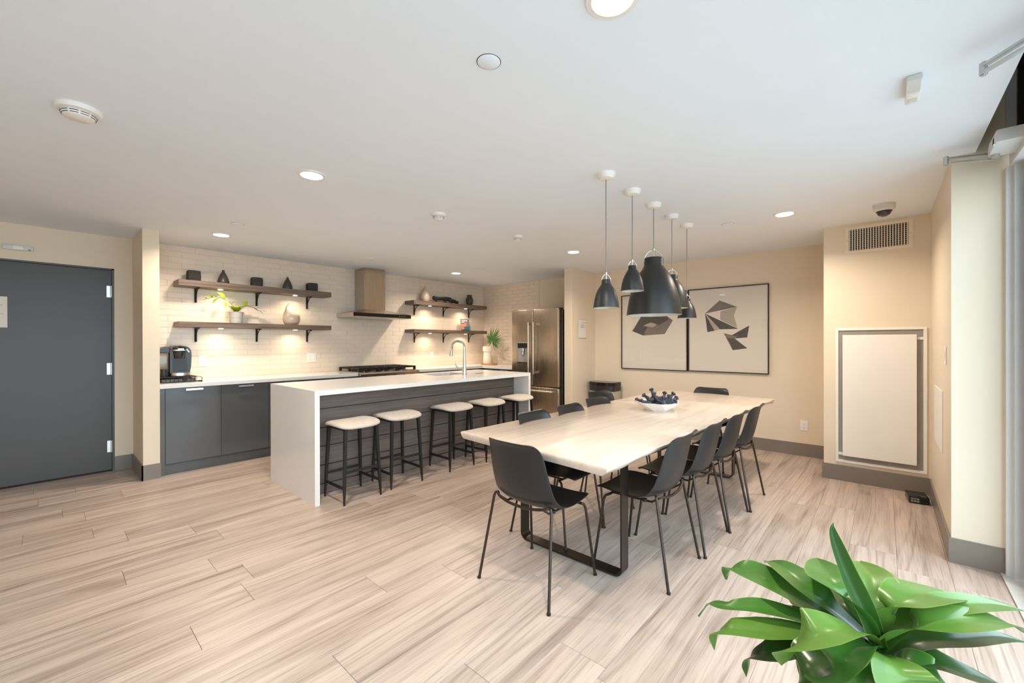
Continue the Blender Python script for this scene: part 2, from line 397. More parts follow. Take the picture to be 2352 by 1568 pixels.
# floor: base slab + planks as parts
fl = struct('floor', B().box(-6.3, 0.50, YR - .1, 6.1, -0.12, -0.004), 'seam')
PW, PL, GAP = 0.2286, 1.5, 0.0012
def plank_mesh(w, l):
    b = B(); b.box(GAP / 2, w - GAP / 2, GAP / 2, l - GAP / 2, -0.005, 0.0, bev=0.0011)
    me = b.mesh('plank'); me.materials.append(M['floor']); return me
known = {-5: 0.303, -1: 0.457, -8: 0.38, -10: -0.1, -11: 0.21, -16: -0.065, -15: 0.19, -3: 0.795, -6: 0.82, 0: 1.224, 2: 0.82, 4: 1.165, 9: 0.56, 10: 0.35}
cache = {}
for k in range(-17, 12):
    x0 = -2.229 + PW * k; x1 = x0 + PW
    xa, xb = max(x0, XB), min(x1, 0.50)
    if xb - xa < 0.01: continue
    y = known.get(k, R.uniform(0, PL)) % PL - 2 * PL - 0.0
    while y < YF:
        ya, yb = max(y, YR), min(y + PL, YF); y += PL
        if yb - ya < 0.02: continue
        key = (round(xb - xa, 3), round(yb - ya, 3))
        if key not in cache: cache[key] = plank_mesh(*key)
        o = bpy.data.objects.new('plank', cache[key]); COL.objects.link(o); o.parent = fl
        o.location = (xa, ya, R.uniform(-0.0002, 0.0002))
struct('ceiling', B().box(-6.3, 0.405, YR - .1, 6.1, CE, CE + 0.16), 'ceil')
struct('ceiling', B().box(0.405, 1.0, YR - .1, 6.1, CEH, CEH + 0.16), 'ceil')
struct('trim_1', B().box(0.393, 0.405, YR, YP, CE + 0.0005, CEH), 'ceil')
wl = struct('wall_left', B().box(XB - 0.2, XB, YR, -0.58, 0, CE).box(XB - 0.2, XB, 0.495, 0.64, 0, CE).box(XB - 0.2, XB, -0.58, 0.495, 2.125, CE), 'wall')
struct('wall_left', B().box(XB, -5.398, 0.6411, 0.7693, 0, CE), 'wall')      # pier beside the kitchen counter
# tiled kitchen wall
TW, TH = 0.264, (CE - 0.922) / 23
wk = struct('wall_back', B().box(XB - 0.2, XB - 0.003, 0.64, YF + 0.2, 0, CE), 'grout')
def tile_bm(b, x, y, z, w, h=TH, d=0.006):
    b.box(x - d, x, y + 0.0008, y + w - 0.0008, z + 0.0008, z + h - 0.0008, bev=0.0010)
tiles = []
for row in range(23):
    z = CE - TH * (row + 1)
    y = 0.935 + (0.125 if row % 2 else 0.0) + R.uniform(-.006, .006) - TW
    while y < YF - 0.001:
        ya, yb = max(y, 0.7695), min(y + TW, YF); y += TW
        if yb - ya > 0.015: tiles.append((ya, z, yb - ya))
tiles.sort(key=lambda t: t[0])
tc_, far = {}, B()
for i, (y, z, w) in enumerate(tiles):
    if i < 290:
        key = round(w, 3)
        if key not in tc_:
            b = B(); tile_bm(b, 0, 0, 0, key); me = b.mesh('tile'); me.materials.append(M['tile']); tc_[key] = me
        o = bpy.data.objects.new('tile', tc_[key]); COL.objects.link(o); o.parent = wk
        o.location = (XB + R.uniform(-.0008, .0008), y, z); o.rotation_euler = (0, R.uniform(-.008, .008), R.uniform(-.004, .004))
    else: tile_bm(far, XB + R.uniform(-.0008, .0008), y, z, w)
part('tile_field', far, 'tile', wk, kind='stuff')
wf = struct('wall_far', B().box(XB - 0.2, -4.634, YF + 0.006, YF + 0.2, 0, CE).box(-4.634, 1.0, YF, YF + 0.2, 0, CE), 'wall')
ff = B()
for row in range(23):
    z = CE - TH * (row + 1); x = XB - (0.13 if row % 2 else 0)
    while x < -4.64:
        xa, xb = max(x, XB + .001), min(x + TW, -4.64); x += TW
        if xb - xa > 0.015: ff.box(xa + .0011, xb - .0011, YF, YF + .006, z + .0011, z + TH - .0011, bev=.0014)
part('tile_field', ff, 'tile', wf, kind='stuff')
part('edge_trim', B().box(-4.640, -4.632, YF - 0.003, YF + 0.004, 0, CE), 'satin', wf)
struct('wall_right', B().box(XR, 0.62, YP, YF, 0, CEH), 'bumpw')
struct('wall_right', B().box(XBL, XR, YB, YF, 0, CE), 'bumpw')                 # boxed-out chase with the grille
struct('wall_fridge', B().box(-3.6354, -3.4936, 5.2707, YF, 0, CE), 'wall')
struct('wall_rear', B().box(XB - .2, 0.7, YR - .15, YR, 0, CE), 'wall')
# baseboards
BH, BT = 0.148, 0.012
struct('baseboard_left', B().box(XB, XB + BT, 0.495, 0.6411, 0, BH).box(XB, -5.398 + BT, 0.6411 - BT, 0.6411, 0, BH).box(-5.398, -5.398 + BT, 0.6411 - BT, 0.775, 0, BH).box(XB, XB + BT, YR, -0.60, 0, BH), 'base')
struct('baseboard_far', B().box(-3.4936, XBL - BT, YF - BT, YF, 0, BH), 'base')
struct('baseboard_right', B().box(XBL - BT, XR - BT, YB - BT, YB, 0, BH).box(XBL - BT, XBL, YB, YF, 0, BH).box(XR - BT, XR, YP - BT, YB, 0, BH).box(XR, XPR, YP - BT, YP, 0, BH), 'base')
struct('baseboard_fridge', B().box(-3.6354, -3.4936 + BT, 5.2707 - BT, 5.2707, 0, BH).box(-3.4936, -3.4936 + BT, 5.2707, YF, 0, BH), 'base')

# window wall on the right (storefront): frame, glass, threshold
w1 = struct('window_1', B().box(XPR, 0.545, 3.640, YP, 0, 2.33), 'alufr')
part('jamb', B().box(0.545, 0.60, 3.600, YP, 0, 2.33), 'alufr', w1)
part('header', B().box(0.53, 0.62, YR, 3.64, 2.33, 2.43), 'alufr', w1)
part('transom_jamb', B().box(XPR, 0.555, 3.63, YP, 2.43, CEH), 'alufr', w1)
part('transom_gasket', B().box(0.555, 0.578, 3.60, YP, 2.43, CEH), 'bronze', w1)
part('transom_light_block', B().box(0.612, 0.64, YR, 3.60, 2.43, CEH), 'grey', w1, label='grey opaque panel added behind the transom glass to block daylight')  # added panel, keeps daylight from the transom out of the ceiling recess
part('transom_glass', B().box(0.598, 0.602, YR, 3.60, 2.43, CEH), 'glass', w1)
for y in (2.45, 1.22, 0.0, -1.25, -2.47):
    part('mullion', B().box(0.575, 0.635, y - .025, y + .025, 0, 2.33), 'bronze', w1)
    part('transom_mullion', B().box(0.58, 0.63, y - .02, y + .02, 2.43, CEH), 'bronze', w1)
part('door_stile', B().box(0.578, 0.625, 3.53, 3.60, 0.02, 2.33), 'bronze', w1)
part('bottom_rail', B().box(0.578, 0.625, YR, 3.53, 0.012, 0.09), 'bronze', w1)
ys = [3.53, 2.45, 1.22, 0.0, -1.25, -2.47]
for a, b_ in zip(ys[:-1], ys[1:]):
    part('pane', B().box(0.598, 0.603, b_ + .02, a - .02, 0.09, 2.33), 'glass', w1)
struct('trim_2', B().box(0.5005, 0.75, YR, YP - BT, -0.05, 0.008), 'marble')
g = struct('ground', B().box(-12, 25, -20, 12, -0.3, -0.125), 'ground')

# door in the left wall
d1 = struct('door_1', B().box(XB - 0.05, XB - 0.023, -0.56, 0.476, 0.012, 2.108), 'door')
fr = B().box(XB - .12, XB + .002, 0.478, 0.496, 0, 2.126).box(XB - .12, XB + .002, -0.60, -0.562, 0, 2.126).box(XB - .12, XB + .002, -0.60, 0.496, 2.110, 2.126)
part('door_frame', fr, 'doorfr', d1)
part('door_stop', B().box(XB - .12, XB - .051, -0.60, 0.496, 0, 2.12), 'slot', d1)
part('sill_gap', B().box(XB - .12, XB - .03, -0.60, 0.478, 0, 0.006), 'slot', d1)
for z in (1.885, 1.073, 0.258):
    hb = B(); hb.cyl((XB - .012, 0.474, 0), .0075, z - .062, z + .062, 12)
    for q in (-.02, .02): hb.cyl((XB - .012, 0.474, 0), .0085, z + q - .001, z + q + .001, 12)
    hb.box(XB - .026, XB - .020, 0.440, 0.474, z - .06, z + .06)
    part('hinge', hb, 'satin', d1)
hs_ = B().tube([(XB - .02, -0.49, 1.0), (XB + .03, -0.49, 1.0), (XB + .04, -0.48, 1.0), (XB + .04, -0.37, 1.0)], .010, 10)
hs_.lathe([(0, 0), (.026, 0), (.026, .008), (0, .008)], (XB - .023, -0.49, 1.0), 20, tilt=Matrix.Rotation(PI / 2, 3, 'Y'))
part('door_handle', hs_, 'satin', d1)
sg = thing('door_notice', 'white paper notice taped on the dark grey door', 'sign', (XB - .0225, -0.31, 1.49))
part('sheet', B().box(0, .0012, -.13, .086, 0, .287), 'paper', sg)
tx = B()
for z, a, b_ in ((.212, -.05, .055), (.207, .0, .062), (.178, -.05, -.01), (.128, -.09, .062), (.044, -.06, .0), (.24, -.1, -.02)):
    y = a
    while y < b_:
        w = R.uniform(.006, .016); tx.box(.0012, .0016, y, min(y + w, b_), z - .002, z + R.uniform(.0, .003)); y += w + .004
part('lettering', tx, 'ink', sg, kind='stuff')
em = thing('door_sensor', 'small white elongated sensor box above the dark door', 'sensor', (XB, -0.157, 2.236))
part('body', B().box(0, .028, -.095, .095, -.022, .022, bev=.006, seg=2), 'offw', em)
part('face_plate', B().box(.028, .031, -.03, .032, -.017, .017, bev=.001), 'white', em)
part('lens', B().box(.028, .030, .060, .080, -.016, -.009, bev=.001), 'slot', em)

# chase grille, access panel
vt = thing('supply_grille', 'cream wall grille with vertical louvres high on the boxed-out wall', 'vent', (-0.045, YB, 2.307))
vb = B()
vb.box(-.237, .237, -.010, 0, .100, .127).box(-.237, .237, -.010, 0, -.127, -.100).box(-.237, -.207, -.010, 0, -.1, .1).box(.207, .237, -.010, 0, -.1, .1)
part('frame', vb, 'vent', vt)
part('duct', B().box(-.207, .207, -.0012, -.0002, -.1, .1), 'slot', vt)
for i in range(22):
    x = -.2 + i * .4 / 21
    part('louvre', B().box(x - .0036, x + .0036, -.0085, -.0032, -.1, .1), 'vent', vt)
hv = B()
for i in range(11): z = -.09 + i * .018; hv.box(-.207, .207, -.0032, -.0012, z - .0024, z + .0024)
part('rear_blades', hv, 'grey', vt, kind='stuff')
part('screw', B().lathe([(0, 0), (.003, 0), (0, .0015)], (-.222, -.010, 0), 8, tilt=Matrix.Rotation(PI / 2, 3, 'X')), 'grey', vt)
part('screw', B().lathe([(0, 0), (.003, 0), (0, .0015)], (.222, -.010, 0), 8, tilt=Matrix.Rotation(PI / 2, 3, 'X')), 'grey', vt)
ap = thing('access_panel', 'large white framed access panel on the boxed-out wall above the router', 'panel', (-0.037, YB, 0.18))
fb = B()
fb.box(-.318, .318, -.014, 0, 1.268, 1.290, bev=.002).box(-.318, .318, -.014, 0, 0, .024, bev=.002).box(-.318, -.294, -.014, 0, .024, 1.268, bev=.002).box(.294, .318, -.014, 0, .024, 1.268, bev=.002)
part('frame', fb, 'white', ap)
part('backing', B().box(-.294, .294, -.003, 0, .024, 1.268), 'grey', ap, label='backing coloured grey as the shadow around the cover')  # grey colour stands in for the shadow in the gap
part('cover', B().box(-.262, .252, -.034, -.020, .068, 1.225, bev=.002), 'white', ap)
part('catch', B().box(.255, .294, -.012, -.003, 1.178, 1.202, bev=.001), 'white', ap)
part('catch', B().box(-.294, -.262, -.012, -.003, .070, .095, bev=.001), 'white', ap)

# outlets, switches
def outlet(loc, ax, label, w=.072, h=.116, kind='duplex', group=None):
    """ax: direction the plate faces ('+x','-y','-x')"""
    rz = {'+x': 0, '-y': -PI / 2, '-x': PI}[ax]
    t = thing('wall_outlet' if kind != 'switch' else 'light_switch', label, 'outlet' if kind != 'switch' else 'switch', loc, rz, group)
    part('cover_plate', B().box(0, .006, -w / 2, w / 2, -h / 2, h / 2, bev=.002), 'white', t)
    offs = [0] if kind in ('duplex', 'switch') else [-w / 4 + .003]
    for oy in offs:
        part('insert', B().box(.006, .0085, oy - .017, oy + .017, -.034, .034, bev=.001), 'white', t)
        if kind != 'switch':
            sb = B()
            for z in (-.020, .018):
                sb.box(.0085, .009, oy - .008, oy - .006, z - .004, z + .004).box(.0085, .009, oy + .006, oy + .008, z - .004, z + .004).box(.0085, .009, oy - .002, oy + .002, z - .012, z - .008)
            part('slots', sb, 'slot', t, kind='stuff')
    if kind == 'combo': part('rocker', B().box(.006, .010, .013, .047, -.034, .034, bev=.0015), 'white', t)
    if kind == 'gfci': pass
    return t
outlet((XB, 1.257, 1.13), '+x', 'white wall outlet on the tiles just right of the coffee maker', .076, .130)
outlet((XB, 2.527, 1.136), '+x', 'wide white outlet and rocker switch plate below the left shelves', .125, .130, 'combo')
outlet((XB, 4.634, 1.118), '+x', 'white wall outlet below the right-hand shelves', .063, .120)
outlet((-0.702, YF, .358), '-y', 'white wall outlet low on the wall under the pictures', .074, .122)
outlet((XR, 3.95, 1.25), '-x', 'white light switch on the right-hand side wall', .075, .118, 'switch')
tp = thing('blank_cover', 'tall plain white cover plate on the right side wall below the switch', 'panel', (XR, 4.45, .78))
part('plate', B().box(-.006, 0, -.30, .30, -.215, .215, bev=.002), 'white', tp)
part('screw', B().lathe([(0, 0), (.004, 0), (0, .0015)], (-.006, -.285, -.195), 8, tilt=Matrix.Rotation(-PI / 2, 3, 'Y')), 'grey', tp)
nt = thing('wall_notice', 'small framed white notice on the short wall beside the refrigerator', 'sign', (-3.4936, 5.549, 1.55))
part('holder', B().box(0, .008, -.108, .108, -.145, .145, bev=.002), 'alu', nt)
part('sheet', B().box(.008, .0088, -.102, .102, -.139, .139), 'paper', nt)
tx = B()
for z, a, b_ in ((.095, -.03, .09), (.068, -.035, .03), (.055, -.06, .085), (.043, -.06, .03), (.03, -.06, .085), (.018, -.06, .03), (.112, -.09, -.08)): tx.box(.0088, .0092, a, b_, z - .0022, z + .0022)
part('lettering', tx, 'ink', nt, kind='stuff')

# ------------------------------------------------------------------ ceiling fittings
def downlight(x, y, label, power=POT_W):
    t = thing('recessed_downlight', label, 'light', (x, y, CE), 0, 'recessed ceiling downlights')
    part('trim_ring', B().lathe([(.066, 0), (.088, 0), (.086, -.006), (.068, -.008), (.066, 0)], n=36), 'white', t)
    part('lens', B().lathe([(.067, -.001), (.064, -.008), (.045, -.011), (0, -.012)], n=32), 'lens', t)
    area('downlight_glow', (x, y, CE - .02), (0, 0, 0), .13, .13, power, WARM, 'DISK', spread=150)
downlight(-2.852, 1.192, 'white downlight glowing midway between the large left smoke detector and the central one')
downlight(-5.115, 1.223, 'round white downlight glowing above the left kitchen shelves')
downlight(-0.65, 4.312, 'round white downlight glowing right of the pendants near the security camera')
downlight(-2.87, 4.36, 'round white downlight glowing just left of the pendant cords, in front of the refrigerator')
downlight(-5.148, 4.418, 'small-looking white downlight glowing above the right kitchen shelves')
downlight(-0.66, 1.235, 'brightest downlight at the top edge of the photo, nearest the camera')
def plate(x, y, r, label):
    t = thing('concealed_sprinkler', label, 'sprinkler', (x, y, CE), 0, 'flat sprinkler covers')
    part('cover', B().lathe([(0, -.004), (r - .003, -.004), (r, -.002), (r, 0), (0, 0)], n=32), 'ceil', t)
    part('shadow_gap', B().lathe([(r, -.0002), (r + .003, -.0008), (r + .003, 0), (r, 0)], n=32), 'slot', t)
plate(-1.18, 1.186, .046, 'flat round white sprinkler cover near the top centre of the photo')
plate(-4.538, 1.212, .05, 'flat round sprinkler cover beside the downlight over the left shelves')
plate(-1.109, 4.331, .052, 'flat round sprinkler cover between the pendants and the right downlight')
plate(-4.579, 4.40, .05, 'flat round sprinkler cover right of the downlight over the right shelves')
sp = thing('ceiling_speaker', 'flat round white ceiling disc above the range hood', 'cap', (-5.146, 2.861, CE))
part('rim', B().lathe([(.080, 0), (.099, 0), (.097, -.006), (.084, -.008), (.080, 0)], n=36), 'white', sp)
part('grille', B().lathe([(0, -.005), (.083, -.005), (.083, 0)], n=36), 'ceil', sp)
def smoke(x, y, r, label, big=True):
    t = thing('smoke_detector', label, 'detector', (x, y, CE), 0)
    part('mount', B().lathe([(0, 0), (r, 0), (r, -.010), (r * .96, -.020), (r * .80, -.024), (0, -.024)], n=32), 'white', t)
    part('sensing_head', B().lathe([(r * .72, -.024), (r * .75, -.030), (r * .74, -.036), (r * .66, -.046), (r * .45, -.052), (0, -.054)], n=32), 'white', t)
    sb = B()
    for k in range(10):
        a0 = k * PI / 5 + .06; a1 = (k + 1) * PI / 5 - .06
        for z in (-.031, -.040):
            rr = r * (.757 if z > -.035 else .715)
            sb.tube([(rr * math.cos(a0 + (a1 - a0) * i / 4), rr * math.sin(a0 + (a1 - a0) * i / 4), z) for i in range(5)], .0016, 4)
    part('vent_slots', sb, 'slot', t, kind='stuff')
smoke(-2.875, .115, .082, 'large white smoke detector on the ceiling at the far left')
smoke(-2.90, 2.29, .062, 'white smoke detector on the ceiling at the centre, above the island')
smoke(-2.88, 3.32, .052, 'smallest white smoke detector, farthest back toward the refrigerator')
md = thing('motion_detector', 'white rectangular motion detector on the ceiling at the upper right', 'detector', (.095, 2.43, CE))
part('back_plate', B().box(-.026, .026, 0, .13, -.028, 0, bev=.004), 'offw', md)
part('sensor_body', B().box(-.024, .024, .10, .205, -.040, 0, bev=.006, seg=2), 'white', md)
part('lens', B().box(-.015, .015, .145, .175, -.0425, -.040, bev=.001), 'offw', md)
part('eye', B().box(-.012, -.002, .200, .2065, -.034, -.026), 'slot', md)
dc = thing('security_camera', 'grey dome security camera on the ceiling above the wall grille', 'camera', (0.0, 4.575, CE))
part('housing', B().lathe([(0, 0), (.072, 0), (.070, -.035), (.058, -.052), (.05, -.056), (0, -.056)], n=36), 'offw', dc)
part('dome', B().lathe([(.047, -.055), (.046, -.068), (.036, -.086), (.018, -.096), (0, -.098)], n=28), 'dome', dc)
part('lens_ring', B().lathe([(.047, -.054), (.052, -.054), (.050, -.060), (.047, -.060)], n=28), 'slot', dc)

# door operator arms at the right
def oparm(label, elbow, ends):
    t = thing('door_closer', label, 'door closer', elbow)
    e = Vector(elbow)
    part('elbow_joint', B().cyl((0, 0, 0), .012, -.022, .022, 18).cyl((0, 0, 0), .007, -.027, .027, 12), 'alu', t)
    for i, p in enumerate(ends):
        p = Vector(p) - e; b = B(); zz = .012 if i == 0 else -.012
        b.bar((0, 0, zz), (p.x, p.y, p.z + zz * .4), .022 if i == 0 else .017, .010)
        part('rod', b, 'alu', t)
    return t
op1 = oparm('metal door closer arm folded along the ceiling in the top right corner', (.285, 2.40, 2.385), [(.60, 2.02, 2.40), (.60, 2.065, 2.392)])
op2 = oparm('lower metal door closer arm below the white operator box', (.268, 3.475, 2.385), [(.59, 3.56, 2.372), (.46, 3.50, 2.352)])
ob = thing('door_operator', 'white automatic door operator box fixed on the window header', 'door closer', (.50, 3.34, 2.335))
pr_ = [(-.10, .025), (.15, .025), (.15, .055), (.11, .085), (-.10, .085)]
part('housing', B().prism(pr_, 'x', -.07, .03), 'alufr', ob)
part('end_cap', B().prism([(.15, .025), (.17, .03), (.17, .05), (.15, .055)], 'x', -.065, .025), 'vent', ob)
part('spindle', B().cyl((-.045, .12, 0), .016, .008, .025, 16), 'alu', ob)
part('rating_label', B().box(-.0712, -.07, -.03, .0, .040, .070), 'slot', ob)
part('badge', B().box(-.0712, -.07, -.095, -.05, .03, .078), 'paper', ob)
part('status_lamp', B().box(-.0715, -.07, -.035, -.029, .030, .036), 'led', ob)

# ------------------------------------------------------------------ kitchen run
KF = -5.41; ZC = .922
ct = thing('countertop', 'white quartz countertop running along the tiled wall', 'countertop', (-5.74, 3.3, .882))
part('slab', B().box(XB, KF, .7695, 2.886, .882, ZC, bev=.002), 'quartz', ct, world=True)
part('slab', B().prism([(XB, 3.858), (KF, 3.858), (KF, 5.27), (-4.672, 5.27), (-4.672, YF), (XB, YF)], 'z', .882, ZC), 'quartz', ct, world=True)
part('slab', B().box(XB, -6.035, 2.886, 3.858, .882, ZC), 'quartz', ct, world=True)
def cab(y0, y1, label, kind='door', fillers=()):
    t = thing('base_cabinet', label, 'cabinet', (-5.75, (y0 + y1) / 2, 0), 0, 'charcoal base cabinets along the tiled wall')
    part('body', B().box(XB + .002, -5.452, y0, y1, .1, .880), 'cabdark', t, world=True)
    part('toe_kick', B().box(XB + .002, -5.462, y0, y1, 0, .1), 'cab', t, world=True)
    yc = (y0 + y1) / 2
    def hdl(par, y, z, w=.148):
        hb = B(); hb.box(-5.408, -5.402, y - w / 2, y + w / 2, z - .009, z + .009, bev=.001)
        for q in (-1, 1): hb.box(-5.430, -5.405, y + q * (w / 2 - .006) - .005, y + q * (w / 2 - .006) + .005, z - .008, z + .008)
        part('handle', hb, 'satin', par, world=True)
    if kind == 'door':
        d = part('door', B().box(-5.450, -5.430, y0 + .0015, y1 - .0015, .112, .8785, bev=.0012), 'cab', t, world=True); hdl(d, yc, .857)
    else:
        zz = [.112, .40, .70, .8785] if kind == 'drawer' else []
        for a, b_ in zip(zz[:-1], zz[1:]):
            d = part('drawer', B().box(-5.450, -5.430, y0 + .0015, y1 - .0015, a + .0015, b_ - .0015, bev=.0012), 'cab', t, world=True); hdl(d, yc, b_ - .022)
    return t
fi = thing('filler_panel', 'narrow charcoal filler strip between the wall pier and the first cabinet', 'cabinet', (-5.75, .79, 0))
part('panel', B().box(-5.47, -5.433, .771, .8135, 0.0, .880), 'cab', fi, world=True)
cab(.815, 1.292, 'charcoal cabinet below the coffee maker')
cab(1.292, 1.768, 'charcoal cabinet second from the wall pier, left of the island end')
cab(1.768, 2.245, 'charcoal drawer cabinet whose top shows just behind the island corner', 'drawer')
cab(2.245, 2.884, 'charcoal drawer cabinet just left of the range', 'drawer')
cab(3.86, 4.46, 'charcoal drawer cabinet just right of the range', 'drawer')
cab(4.46, 5.25, 'charcoal cabinet in the far corner, behind the faucet', 'door')
rc = thing('base_cabinet', 'charcoal drawer cabinet on the short counter beside the refrigerator', 'cabinet', (-5.05, 5.6, 0), 0, 'charcoal base cabinets along the tiled wall')
part('body', B().box(-5.43, -4.674, 5.312, YF - .002, 0, .880), 'cabdark', rc, world=True)
for x0, x1 in ((-5.425, -5.12), (-5.117, -4.676)):
    d = part('drawer', B().box(x0, x1, 5.290, 5.310, .70, .8785, bev=.001), 'cab', rc, world=True)
    part('handle', B().box((x0 + x1) / 2 - .07, (x0 + x1) / 2 + .07, 5.266, 5.272, .848, .866).box((x0 + x1) / 2 - .065, (x0 + x1) / 2 - .055, 5.27, 5.29, .85, .864).box((x0 + x1) / 2 + .055, (x0 + x1) / 2 + .065, 5.27, 5.29, .85, .864), 'satin', d, world=True)
    part('door', B().box(x0, x1, 5.290, 5.310, .112, .697, bev=.001), 'cab', rc, world=True)

# range
rg = thing('gas_range', 'stainless steel gas range with black grates under the hood', 'range', (-5.72, 3.372, 0))
part('body', B().box(-6.03, -5.43, 2.892, 3.852, .02, .880), 'cabdark', rg, world=True)
part('cooktop', B().box(-6.03, -5.40, 2.890, 3.854, .882, .932, bev=.003), 'steelh', rg, world=True)
part('control_panel', B().prism([(-5.40, .934), (-5.362, .925), (-5.352, .905), (-5.375, .80), (-5.43, .80), (-5.43, .934)], 'y', 2.890, 3.854), 'steelh', rg, world=True)
for i in range(6):
    y = 2.99 + i * .152
    part('knob', B().lathe([(0, 0), (.024, 0), (.021, .03), (0, .032)], (-5.362, y, .845), 18, tilt=Matrix.Rotation(PI / 2, 3, 'Y')), 'black', rg, world=True)
od = part('oven_door', B().box(-5.43, -5.39, 2.90, 3.844, .20, .79, bev=.003), 'steelh', rg, world=True)
part('oven_window', B().box(-5.39, -5.388, 3.05, 3.70, .32, .62), 'black', od, world=True)
part('oven_handle', B().tube([(-5.345, 2.96, .74), (-5.345, 3.784, .74)], .012, 10).box(-5.39, -5.345, 2.98, 3.0, .73, .75).box(-5.39, -5.345, 3.744, 3.764, .73, .75), 'steelh', od, world=True)
part('drawer', B().box(-5.43, -5.395, 2.90, 3.844, .05, .19, bev=.003), 'steelh', rg, world=True)
for i in range(3):
    y0 = 2.905 + i * .313; y1 = y0 + .300; b = B()
    zt = .988
    for y in (y0 + .007, (y0 + y1) / 2, y1 - .007): b.box(-6.0, -5.44, y - .009, y + .009, zt - .022, zt)
    for x in (-5.994, -5.86, -5.72, -5.58, -5.446): b.box(x - .009, x + .009, y0, y1, zt - .022, zt)
    for x in (-5.994, -5.72, -5.446):
        for y in (y0 + .007, y1 - .007): b.box(x - .016, x + .016, y - .014, y + .014, .932, zt)
    for x in (-5.86, -5.58):
        for a in range(4): b.bar((x, (y0 + y1) / 2, zt - .006), (x + .10 * math.cos(a * PI / 2 + PI / 4), (y0 + y1) / 2 + .10 * math.sin(a * PI / 2 + PI / 4), zt - .006), .010, .012)
    part('grate', b, 'iron', rg, world=True)
    for x in (-5.86, -5.58):
        part('burner', B().lathe([(0, .932), (.045, .932), (.045, .944), (.034, .946), (.034, .955), (0, .957)], (x, (y0 + y1) / 2, 0), 20), 'black', rg, world=True)

# hood
hd = thing('range_hood', 'stainless steel chimney range hood on the tiled wall', 'hood', (-5.9, 3.37, 1.71))
part('chimney', B().box(XB + .001, -5.772, 3.176, 3.518, 1.835, CE - .002, bev=.002), 'steel', hd, world=True)
cb = B(); lo = [(XB + .001, 2.893), (-5.565, 2.893), (-5.565, 3.846), (XB + .001, 3.846)]; hi = [(XB + .001, 3.176), (-5.772, 3.176), (-5.772, 3.518), (XB + .001, 3.518)]
V0 = [cb.bm.verts.new((x, y, 1.772)) for x, y in lo]; V1 = [cb.bm.verts.new((x, y, 1.842)) for x, y in hi]
cb.bm.faces.new(V1); cb.bm.faces.new(V0[::-1])
for i in range(4): cb.bm.faces.new((V0[i], V0[(i + 1) % 4], V1[(i + 1) % 4], V1[i]))
part('sloped_canopy', cb, 'steel', hd, world=True, ang=20)
part('canopy_rim', B().box(XB + .001, -5.568, 2.891, 3.848, 1.716, 1.7725, bev=.001), 'steelh', hd, world=True)
part('glass_fascia', B().box(-5.568, -5.563, 2.893, 3.846, 1.722, 1.771), 'black', hd, world=True, label='black glass front strip')
part('filter', B().box(-6.0, -5.60, 2.95, 3.79, 1.710, 1.716), 'alu', hd, world=True)
for i in range(4):
    part('button', B().lathe([(0, 0), (.006, 0), (.006, .003), (0, .003)], (-5.563, 3.64 + i * .03, 1.746), 12, tilt=Matrix.Rotation(PI / 2, 3, 'Y')), 'satin', hd, world=True)

# shelves
def shelf(y0, y1, zt, th, brk, pucks, label):
    t = thing('wall_shelf', label, 'shelf', (-5.93, (y0 + y1) / 2, zt - th), 0, 'dark wood kitchen shelves')
    part('board', B().box(XB + .001, -5.80, y0, y1, zt - th, zt, bev=.0015), 'shelf', t, world=True)
    zb = zt - th
    for y in brk:
        b = B()
        b.box(XB + .001, XB + .010, y - .012, y + .012, zb - .165, zb - .001, bev=.003)
        b.box(XB + .001, XB + .165, y - .012, y + .012, zb - .009, zb - .0005, bev=.003)
        pts = [(XB + .008, y, zb - .150)] + arc((XB + .150, zb - .145), .135, PI, PI / 2, 8, lambda p, q: (p, y, q)) 
        b.tube(pts, .006, 8); b.cyl((XB + .012, y, 0), .009, zb - .165, zb - .155, 10)
        b.lathe([(0, 0), (.006, 0), (.004, .004), (0, .005)], (XB + .010, y, zb - .03), 8, tilt=Matrix.Rotation(PI / 2, 3, 'Y'))
        b.lathe([(0, 0), (.006, 0), (.004, .004), (0, .005)], (XB + .010, y, zb - .13), 8, tilt=Matrix.Rotation(PI / 2, 3, 'Y'))
        part('bracket', b, 'iron', t, world=True)
    for y in pucks:
        p = part('puck_light', B().lathe([(0, 0), (.034, 0), (.033, -.006), (.028, -.008), (0, -.008)], (-5.90, y, zb), 24), 'satin', t, world=True)
        part('lens', B().lathe([(.027, -.0082), (.025, -.011), (0, -.012)], (-5.90, y, zb), 20), 'puck', p, world=True)
        area('puck_glow', (-5.90, y, zb - .016), (0, .0, 0), .045, .045, PUCK_W, (1, .84, .62), 'DISK', spread=150)
shelf(.988, 2.690, 2.050, .066, (1.192, 1.832, 2.463), (1.40, 2.245), 'upper left dark wood wall shelf with five black ornaments')
shelf(.988, 2.690, 1.582, .060, (1.192, 1.832, 2.463), (1.404, 2.244), 'lower left dark wood wall shelf with the potted plant')
shelf(4.068, 5.765, 2.048, .062, (4.256, 4.89, 5.518), (4.469, 5.296), 'upper right dark wood wall shelf with vase and driftwood')
shelf(4.068, 5.765, 1.566, .056, (4.256, 4.89, 5.518), (4.469, 5.296), 'lower right dark wood wall shelf with the magazine')

